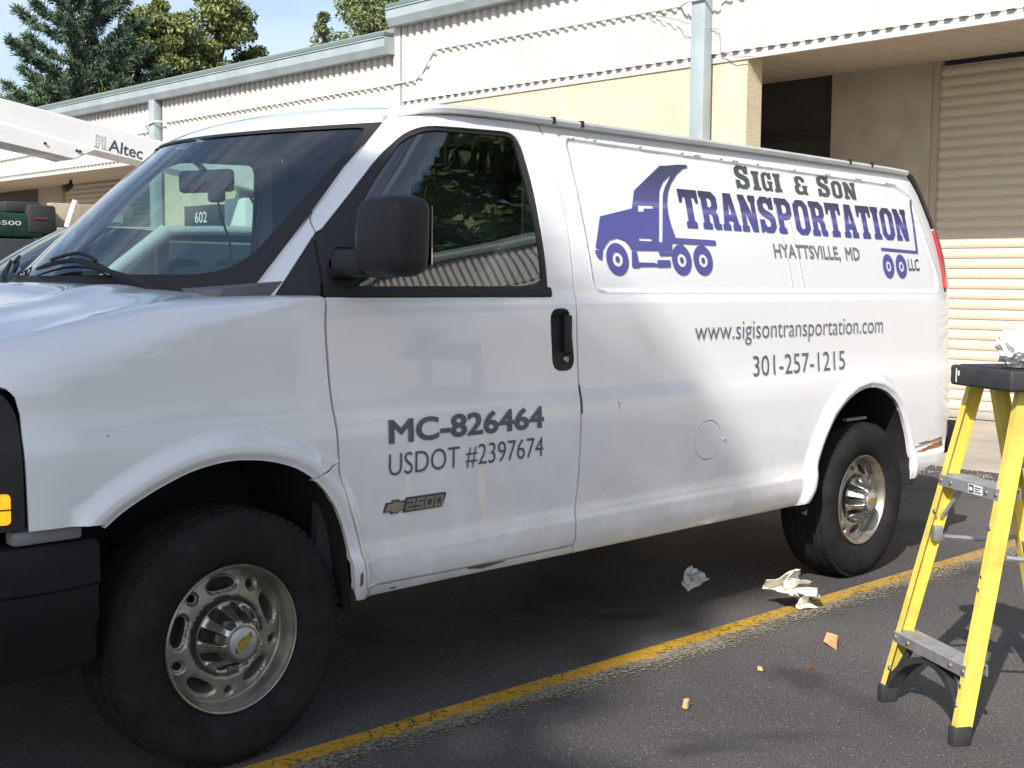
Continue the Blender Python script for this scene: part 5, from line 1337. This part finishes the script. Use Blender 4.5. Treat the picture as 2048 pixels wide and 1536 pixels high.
# top: tray with rolled edge
bm = bmesh.new(); bx(bm, .126, .44, min(LDS*.15, LDS*.37), max(LDS*.15, LDS*.37), 1.068, 1.132, .010, 3); cap_ = lp('ladder_top', bm, M_LBLK, None, 40)
lbox('top_recess', .145, .42, .175, .345, 1.1318, 1.1345, mat('tray_black', (.02, .02, .021), .5), .001, cap_)
lbox('paint_drip', .162, .167, .1485, .1497, 1.078, 1.122, mat('drip_white', (.7, .7, .68), .6), 0, cap_, False)
lbox('paint_drip', .173, .181, .1485, .1497, 1.10, 1.115, MATS['drip_white'], 0, cap_, False)
for k, (z, a, b) in enumerate(((.50, .004, .010), (.46, .006, .012), (.21, .006, .016), (.17, .002, .014))): 
    w_, d_ = rail_r(z); bm = bmesh.new(); bx(bm, w_-.02, w_-.017+b*.3, min(LDS*(d_-.0012), LDS*(d_-.0003)), max(LDS*(d_-.0012), LDS*(d_-.0003)), z, z+b); lp('scuff', bm, M_LBLK, fR, False)

# ================================================================ crumpled rags and crumbs on the ground
def crumple(name, label, cat, loc, dims, seed, m, lobes=(), sub=6, group=None, amp=.42):
    bm = bmesh.new(); bmesh.ops.create_icosphere(bm, subdivisions=sub, radius=1)
    off = Vector((seed*7.3, seed*3.1, seed*1.7))
    for v in bm.verts:
        n = v.co.normalized(); r_ = 1.
        for d_, k, s_ in lobes: r_ += k*max(0, n.dot(Vector(d_).normalized()))**s_
        rid = 0; f = 1.15; a = amp
        for q_ in range(4):
            rid += a*(1-2.2*abs(mnoise.noise(Vector((n.x*f, n.y*f*1.6, n.z*f*.8))+off))); f *= 2.3; a *= .40
        v.co = n*(r_*(.78+rid))
        v.co.x *= dims[0]; v.co.y *= dims[1]; v.co.z *= dims[2]
    z0 = min(v.co.z for v in bm.verts); cut = z0+dims[2]*.35
    for v in bm.verts:
        if v.co.z < cut: v.co.z = cut-(cut-v.co.z)*.05
    z0 = min(v.co.z for v in bm.verts)
    bmesh.ops.translate(bm, vec=(0, 0, -z0+.002), verts=bm.verts)
    o = finish(bm, name, m, None, 28); o.location = loc; return setp(o, label, cat, group)
M_RAG = mat('rag_white', (.74, .70, .61), .9, var=.06, vscale=12, bump=.1, bscale=90)
def rag(label, loc, size, seed, m, folds=6, h=.6):
    """a sheet folded over itself again and again, then let down on the ground"""
    rg = random.Random(seed); n = 46
    pts = [Vector(((i/n-.5)*size, (j/n-.5)*size*.8, 0)) for i in range(n+1) for j in range(n+1)]
    for p in pts: p.z = .10*size*mnoise.noise(Vector((p.x/size*3+seed, p.y/size*3, seed)))
    for k in range(folds):
        a = rg.uniform(0, 6.28); nn = Vector((math.cos(a), math.sin(a), rg.uniform(-.7, .7))).normalized(); c = size*rg.uniform(.02, .17)*(.85**k)
        for p in pts:
            d_ = p.dot(nn)-c
            if d_ > 0: p -= nn*d_*1.62; p += Vector((0, 0, 1))*min(d_, size*.12)*rg.choice((.55, .55))*(1 if k % 2 else -.6)
        for i_, p in enumerate(pts):
            q = p/size; p += size*.018*Vector((mnoise.noise(q*7+Vector((seed, k, 0))), mnoise.noise(q*7+Vector((0, seed, k))), mnoise.noise(q*7+Vector((k, 0, seed)))))
    zs_ = [p.z for p in pts]; z0, z1 = min(zs_), max(zs_); xm = sum(p.x for p in pts)/len(pts); ym = sum(p.y for p in pts)/len(pts)
    for p in pts: p.z = (p.z-z0)/(z1-z0)*size*h*.5+.002; p.x -= xm; p.y -= ym
    fs = [(i*(n+1)+j, (i+1)*(n+1)+j, (i+1)*(n+1)+j+1, i*(n+1)+j+1) for i in range(n) for j in range(n)]
    ob = mesh('paper_rag', pts, fs, m, None, True); ob.location = loc
    md = ob.modifiers.new('thickness', 'SOLIDIFY'); md.thickness = .0012
    return setp(ob, label, 'rag')
r1 = rag('large crumpled cream rag lying on the yellow line', (2.70, -1.08, .004), .60, 11, M_RAG, 7, .62); r1.scale = (1.22, 1.22, .85); r1.rotation_euler = (0, 0, R(40))
r2 = rag('small crumpled white rag in the shade under the van', (2.58, -.61, .003), .30, 23, mat('rag_pale', (.84, .84, .84), .9), 6, .7)
bag = crumple('plastic_bag', 'clear bag of white rags resting on the ladder top', 'bag', (0, 0, 0), (.075, .065, .040), 9, mat('bag_white', (.72, .73, .72), .25, coat=.6), [((-.6, .1, .8), .6, 5), ((.5, .5, .4), .4, 6)])
bag.location = LO+LW*.365+LD*.255+Vector((0, 0, 1.1355))
def chip(name, label, cat, loc, poly, h, rz, m, taper=.8):
    bm = bmesh.new(); n = len(poly); A = [bm.verts.new((x, y_, 0)) for x, y_ in poly]; B = [bm.verts.new((x*taper+.004, y_*taper, h*(1+.25*math.sin(3*i)))) for i, (x, y_) in enumerate(poly)]
    bm.faces.new(A[::-1]); bm.faces.new(B)
    for i in range(n): bm.faces.new((A[i], A[(i+1) % n], B[(i+1) % n], B[i]))
    bmesh.ops.bevel(bm, geom=bm.edges[:], offset=.002, segments=1, affect='EDGES')
    o = finish(bm, name, m, None, False); o.location = loc; o.rotation_euler = (R(6), R(-5), rz); return setp(o, label, cat)
M_CRUST = mat('crust_tan', (.50, .27, .12), .9, col2=(.58, .40, .22), vscale=30, bump=.5, bscale=90)
chip('bread_crust', 'tan wedge-shaped scrap on the asphalt beside the ladder', 'scrap', (2.30, -1.495, .004), [(-.055, -.012), (.03, -.030), (.050, -.018), (.055, .022), (.02, .030)], .030, R(38), M_CRUST)
chip('bread_crumb', 'small upright tan scrap nearest the bottom of the picture', 'scrap', (1.315, -1.555, .004), [(-.010, -.008), (.010, -.010), (.012, .008), (-.008, .010)], .030, R(20), M_CRUST, .85)
chip('bread_crumb', 'tiny yellow crumb between the two tan scraps', 'scrap', (1.83, -1.49, .004), [(-.012, -.008), (.008, -.011), (.013, .006), (-.006, .011)], .012, R(60), mat('crumb_yellow', (.52, .36, .10), .9))
chip('dry_leaf', 'small curled brown leaf near the yellow crumb', 'leaf', (1.99, -1.60, .004), [(-.022, -.004), (0, -.012), (.022, .002), (.004, .012)], .010, R(10), mat('leaf_brown', (.12, .055, .025), .8), .6)
# loose grit along the apron edge and straw in the crack: nobody could count them
rng = np.random.default_rng(8); V = []; F = []
for k in range(1500):
    x = 6.98+rng.normal()*.16-abs(rng.normal())*.14; y_ = rng.uniform(-4.2, 3.2); s_ = rng.uniform(.004, .014); b0 = len(V)
    V += [(x+s_*a, y_+s_*b, .003+s_*.6*c) for a, b, c in ((1, 0, 0), (-.4, .9, 0), (-.5, -.8, 0), (.1, .1, 1.1))]; F += [(b0, b0+1, b0+3), (b0+1, b0+2, b0+3), (b0+2, b0, b0+3)]
setp(mesh('loose_gravel', V, F, mat('gravel_grey', (.26, .23, .20), .9, var=.3, vscale=40)), 'loose grey grit along the broken apron edge', 'gravel', kind='stuff')
V = []; F = []
for k in range(170):
    u = rng.random(); x = 4.25+rng.normal()*.16+u*.5; y_ = -1.30-u*.28+rng.normal()*.05; a = rng.uniform(0, 6.3); L = rng.uniform(.02, .07); z_ = rng.uniform(.004, .02); b0 = len(V); dx, dy = math.cos(a)*L, math.sin(a)*L
    V += [(x, y_, .004), (x+.003, y_+.002, .004), (x+dx, y_+dy, z_), (x+dx-.002, y_+dy, z_+.001)]; F.append((b0, b0+1, b0+2, b0+3))
setp(mesh('dry_straw', V, F, mat('straw', (.42, .24, .08), .9, var=.4, vscale=30)), 'dry straw caught in a crack in the asphalt behind the ladder', 'straw', kind='stuff')

# ================================================================ pale SUV parked beside the van
def suv():
    t = thing('parked_car', 'pale silver car parked on the far side of the van', 'car', (2.3, 3.48, 0)); o = Vector((-2.3, -3.48, 0))
    MP = mat('silver_paint', (.62, .64, .64), .28, coat=1., metal=.15); MG = glassmat('car_glass', (.22, .27, .27)); 
    # lower body by cross-sections: x, half width, top height at centre, shoulder height
    st = [(.02, .55, .62, .55), (.06, .74, .80, .66), (.18, .84, .93, .80), (.45, .905, 1.04, .93), (.85, .92, 1.16, 1.05), (1.2, .925, 1.20, 1.12), (1.6, .93, 1.20, 1.15), (3.0, .935, 1.22, 1.17), (4.1, .92, 1.24, 1.19), (4.5, .88, 1.24, 1.17), (4.62, .80, 1.10, 1.0), (4.66, .70, .8, .7)]
    bm = bmesh.new(); rr = []
    for x, hw, zt, zs in st:
        half = [(0, zt), (hw*.5, zt-.006), (hw*.80, zt-.03), (hw*.94, zs), (hw, zs-.14), (hw*1.0, .62), (hw*.985, .42), (hw*.93, .28), (hw*.7, .24)]
        ringp = [(a, z) for a, z in half]+[(-a, z) for a, z in half[:0:-1]]
        rr.append([bm.verts.new((x-2.3, a, z)) for a, z in ringp])
    n = len(rr[0])
    for a, b in zip(rr, rr[1:]):
        for k in range(n): bm.faces.new((a[k], b[k], b[(k+1) % n], a[(k+1) % n]))
    bm.faces.new(rr[0]); bm.faces.new(rr[-1][::-1])
    finish(bm, 'body', MP, t, 'all')
    hdr = lambda s: (1.86-.24*(1-s*s)-2.3, s*.70, 1.665+.035*(1-s*s)); bas = lambda s: (1.16-.34*(1-s*s)-2.3, s*.86, 1.175+.03*(1-s*s))
    def grid(nm, f0, f1, n1, n2, m, bulge=0.):
        vs_ = []; fs = []
        for i in range(n2+1):
            for j in range(n1+1):
                s = -1+2*j/n1; a = Vector(f0(s)); b = Vector(f1(s)); q = a.lerp(b, i/n2); q.z += bulge*math.sin(math.pi*i/n2); vs_.append(q)
        for i in range(n2):
            for j in range(n1): fs.append((i*(n1+1)+j, i*(n1+1)+j+1, (i+1)*(n1+1)+j+1, (i+1)*(n1+1)+j))
        return mesh(nm, vs_, fs, m, t, True)
    ws = grid('windshield', lambda s: bas(s*.97), lambda s: hdr(s*.97), 24, 10, MG, .035)
    grid('roof', hdr, lambda s: (4.2-2.3+.06*(1-s*s), s*.66, 1.66+.05*(1-s*s)), 20, 24, MP, .035)
    rg = grid('rear_window', lambda s: (4.2-2.3+.06*(1-s*s), s*.64, 1.655+.04*(1-s*s)), lambda s: (4.56-2.3+.05*(1-s*s), s*.78, 1.22), 12, 6, MG)
    for s_ in (-1, 1):
        A = (bas(s_), hdr(s_)); tubeobj('roof_pillar', [A[0], Vector(A[0]).lerp(Vector(A[1]), .5)+Vector((0, 0, .02)), A[1]], [.045, .040, .045], MP, t, 8)
        for xb, xt in ((2.72, 2.62), (3.72, 3.62)): tubeobj('roof_pillar', [(xb-2.3, s_*.90, 1.17), (xt-2.3, s_*.70, 1.665)], .04, mat('pillar_black', (.02, .02, .02), .4), t, 8)
        tubeobj('roof_pillar', [(4.5-2.3, s_*.85, 1.18), (4.2-2.3, s_*.68, 1.66)], .06, MP, t, 8)
        tubeobj('roof_rail', [hdr(s_)]+[(x-2.3, s_*(.695-.01*(x-1.86)), 1.672+.02*math.sin((x-1.86)/2.34*math.pi)) for x in (2.2, 2.8, 3.4, 3.9)]+[(4.2-2.3, s_*.66, 1.66)], .030, MP, t, 8)
        for (xa, xb, ta, tb) in ((1.25, 2.68, 1.88, 2.58), (2.76, 3.68, 2.66, 3.58), (3.76, 4.45, 3.66, 4.15)):
            mesh('side_window', [(xa-2.3, s_*.895, 1.18), (xb-2.3, s_*.900, 1.18), (tb-2.3, s_*.705, 1.645), (ta-2.3, s_*.705, 1.645)], [(0, 1, 2, 3)], MG, t)
        for x in (.92, 3.72):
            bm = bmesh.new(); lathe(bm, [(.001, -.01), (.2, -.01), (.21, -.02), (.32, -.02), (.335, .0), (.335, .20), (.2, .22)], 32); bmesh.ops.rotate(bm, matrix=Matrix.Rotation(0 if s_ < 0 else math.pi, 3, 'Z'), verts=bm.verts); bmesh.ops.translate(bm, vec=(x-2.3, s_*.90, .335), verts=bm.verts)
            finish(bm, 'wheel', mat('car_tyre', (.015, .015, .015), .8), t, 40)
    box('interior', 1.6-2.3, 4.3-2.3, -.80, .80, .8, 1.10, M_INT, t)
    for y_ in (-.38, .38): box('front_seat', 2.5-2.3, 2.62-2.3, y_-.23, y_+.23, 1.1, 1.52, M_INT2, t, .05)
    tubeobj('wiper', [(1.0-2.3, -.5, 1.205), (.93-2.3, -.2, 1.255), (.88-2.3, .1, 1.26)], .009, M_BLK, t, 6)
    tubeobj('wiper', [(.95-2.3, .2, 1.215), (1.0-2.3, .5, 1.27)], .009, M_BLK, t, 6)
suv()

# ================================================================ bucket truck beyond it
def bucket_truck():
    t = thing('bucket_truck', 'white bucket truck with its long boom raised towards the left edge', 'truck', (2.5, 7.0, 0)); PX = 2.5
    def L(p): return (p[0]-PX, p[1]-7.0, p[2])
    MW = mat('truck_white', (.80, .80, .79), .35, coat=.5, var=.05, vscale=3); MB = mat('bed_tan', (.36, .31, .24), .7, var=.15, vscale=6); MK = mat('truck_dark', (.03, .03, .03), .6); MGn = mat('engine_green', (.012, .050, .035), .4, var=.3, vscale=15)
    def B(nm, x0, x1, y0, y1, z0, z1, m, par=None, bev=.01): return box(nm, x0-PX, x1-PX, y0-7, y1-7, z0, z1, m, par or t, bev)
    top = lambda x: 2.90-.159*(x-2.63); seam = lambda x: 2.69-.192*(x-2.62)
    bm = bmesh.new(); prism(bm, [(-2.6-PX, top(-2.6)), (5.30-PX, top(5.30)+.01), (5.46-PX, top(5.46)-.04), (5.42-PX, 2.22), (4.04-PX, 2.45), (3.2-PX, 2.575), (-2.6-PX, seam(-2.6)+.02)], 1, -.17, .17)
    bmesh.ops.bevel(bm, geom=bm.edges[:], offset=.012, segments=2, affect='EDGES'); bo = finish(bm, 'boom', MW, t, 40)
    bm = bmesh.new(); prism(bm, [(-2.6-PX, seam(-2.6)), (3.4-PX, seam(3.4)), (3.2-PX, 2.44), (3.09-PX, 2.465), (2.62-PX, 2.535), (-2.6-PX, 3.24)], 1, -.20, .20); bmesh.ops.bevel(bm, geom=bm.edges[:], offset=.008, segments=1, affect='EDGES'); sl = finish(bm, 'boom_sleeve', MW, bo, 40)
    for x, z in ((2.93, 2.56), (3.22, 2.52), (3.25, 2.515)): tubeobj('bolt', [(x-PX, -.20, z), (x-PX, -.215, z)], .012, MK, sl, 8)
    bm = text2d('Altec', .012); xs_ = [v.co.x for v in bm.verts]; xa, xb = min(xs_), max(xs_); rb = text2d('l', .012); za, zb = min(v.co.y for v in rb.verts), max(v.co.y for v in rb.verts); rb.free()
    for v in bm.verts:
        a = (v.co.x-xa)/(xb-xa); b = (v.co.y-za)/(zb-za); x = 3.535+a*.335+b*.012
        v.co = Vector((x-PX, -.1725, 2.548-.172*(x-3.535)+b*.108))
    bmesh.ops.triangulate(bm, faces=bm.faces)
    finish(bm, 'boom_lettering', mat('letter_green_grey', (.05, .075, .085), .5), bo, 'all', recalc=False)
    for pl in ([(0, 0), (.16, 0), (.16, .1), (.34, .1), (.34, 0), (1, 0), (1, .14), (.84, .14), (.84, 1), (.0, 1), (0, .86), (.0, .14)],): pass
    lg = mat('letter_pale', (.52, .50, .48), .5)
    def q2(a, b): x = 3.395+a*.13+b*.01; return (x-PX, 2.572-.172*(x-3.395)+b*.118)
    for a0, b0, a1, b1 in ((0, 0, .28, .06), (.12, 0, .2, .95), (.12, .89, .84, .95), (.76, 0, .84, .95), (.72, 0, 1, .06), (.32, .55, .66, .6), (.32, .55, .38, .78), (.60, .55, .66, .78), (.32, .74, .66, .78), (.32, .36, .66, .41), (.32, 0, .38, .41), (.60, 0, .66, .41), (.22, 0, .38, .05), (.6, 0, .74, .05)):
        bm = bmesh.new(); bm.faces.new([bm.verts.new((q2(a, b)[0], -.1722, q2(a, b)[1])) for a, b in ((a0, b0), (a1, b0), (a1, b1), (a0, b1))]); finish(bm, 'logo_stroke', lg, bo, recalc=False)
    # turret under the boom's lower end
    tu = B('turret', 4.95, 5.42, 6.80, 7.20, 1.10, 2.20, MW, None, .04)
    for y_ in (6.80, 7.17): 
        bm = bmesh.new(); prism(bm, [(5.05-PX, 1.9), (5.40-PX, 1.9), (5.50-PX, 2.30), (5.30-PX, 2.46), (5.10-PX, 2.25)], 1, y_-7-.03, y_-7+.04); finish(bm, 'pivot_plate', MW, tu)
    tubeobj('hydraulic_hose', [(5.0-PX, -.23, 2.2), (5.12-PX, -.25, 2.0), (5.08-PX, -.24, 1.7), (5.2-PX, -.22, 1.5)], .014, MK, t, 6)
    pn = B('vent_panel', 5.08, 5.36, 6.60, 6.63, 1.86, 2.10, MW, None, .004)
    for i in range(4):
        for j in range(2): B('vent_hole', 5.105+i*.063, 5.145+i*.063, 6.592, 6.599, 1.89+j*.105, 1.965+j*.105, mat('vent_blue', (.06, .14, .35), .4), pn, 0)
    # chassis, bed, bins, tan top rail, cab
    B('chassis', -2.4, 6.3, 6.55, 7.45, .55, .80, MK)
    bed = B('flat_bed', .7, 6.4, 5.95, 8.05, .98, 1.08, MK)
    for y0, y1 in ((5.95, 6.42), (7.58, 8.05)):
        for k in range(4): 
            bn = B('tool_bin', .75+k*1.38, 2.10+k*1.38, y0, y1, 1.085, 1.70, MW, None, .015)
    B('bed_rail', 2.62, 3.35, 6.02, 6.10, 1.80, 2.00, MB); B('bed_ledge', 2.62, 3.35, 5.90, 6.30, 1.705, 1.795, MB)
    B('rail_plate', 2.95, 3.25, 6.005, 6.018, 1.86, 1.93, mat('plate_grey', (.5, .5, .48), .5), None, 0)
    tubeobj('rail_stake', [(2.72-PX, -1.05, 1.80), (2.80-PX, -1.05, 2.02)], .025, MW, t, 8)
    en = B('engine_unit', 1.7, 2.50, 5.92, 6.38, 1.705, 1.90, MGn, None, .02)
    B('engine_block', 2.22, 2.52, 5.95, 6.35, 1.902, 1.99, MK, en, .02); B('fuel_tank', 2.38, 2.62, 5.90, 6.30, 1.74, 1.97, MK, en, .03)
    for k in range(14):
        r2 = random.Random(k); x = 1.8+r2.random()*.6; y_ = 5.95+r2.random()*.3; B('engine_fitting', x, x+.05+r2.random()*.06, y_, y_+.06, 1.90, 1.95+r2.random()*.06, mat('fitting_grey', (.22, .22, .21), .4, .5) if k % 2 else MK, en, .006)
    B('warning_label', 2.43, 2.54, 5.893, 5.899, 1.855, 1.867, mat('label_red', (.22, .035, .025), .5), en, 0)
    bm = text2d('ial 4500', .008); xs_ = [v.co.x for v in bm.verts]; zs_ = [v.co.y for v in bm.verts]
    for v in bm.verts: v.co = Vector((2.0+(v.co.x-min(xs_))/(max(xs_)-min(xs_))*.33-PX, 5.917-7, 1.80+(v.co.y-min(zs_))/(max(zs_)-min(zs_))*.035))
    finish(bm, 'engine_lettering', mat('letter_white', (.6, .62, .6), .5), en, 'all', recalc=False)
    B('reel_box', 1.6, 2.45, 5.93, 6.36, 1.085, 1.70, mat('bin_dark', (.05, .055, .055), .5), None, .02)
    cab = B('cab', -1.7, .5, 6.0, 8.0, .75, 1.55, MW, None, .08)
    bm = bmesh.new(); prism(bm, [(-1.2-PX, 1.55), (.5-PX, 1.55), (.45-PX, 2.35), (-.6-PX, 2.35)], 1, -.92, .92); finish(bm, 'cab_roof', MW, cab)
    bm = bmesh.new(); prism(bm, [(-.95-PX, 1.60), (.2-PX, 1.60), (.2-PX, 2.22), (-.52-PX, 2.22)], 1, -.93, -.925); finish(bm, 'cab_window', M_BLKG, cab)
    bm = bmesh.new(); v4 = [(-1.17-PX, -.85, 1.60), (-1.17-PX, .85, 1.60), (-.64-PX, .80, 2.28), (-.64-PX, -.80, 2.28)]; bm.faces.new([bm.verts.new((a-.03, b, c)) for a, b, c in v4]); finish(bm, 'cab_windshield', M_BLKG, cab)
    B('truck_hood', -2.7, -1.72, 6.2, 7.8, .75, 1.40, MW, cab, .08); B('truck_bumper', -2.95, -2.72, 6.0, 8.0, .5, .78, MK, cab, .03)
    for x in (-1.9, 4.3):
        for s_ in (-1, 1):
            bm = bmesh.new(); lathe(bm, [(.001, -.02), (.25, -.02), (.26, -.04), (.42, -.04), (.45, 0), (.45, .26), (.3, .28)], 32); bmesh.ops.rotate(bm, matrix=Matrix.Rotation(0 if s_ < 0 else math.pi, 3, 'Z'), verts=bm.verts); bmesh.ops.translate(bm, vec=(x-PX, s_*.95, .45), verts=bm.verts); finish(bm, 'wheel', mat('truck_tyre', (.015, .015, .015), .8), t, 40)
bucket_truck()
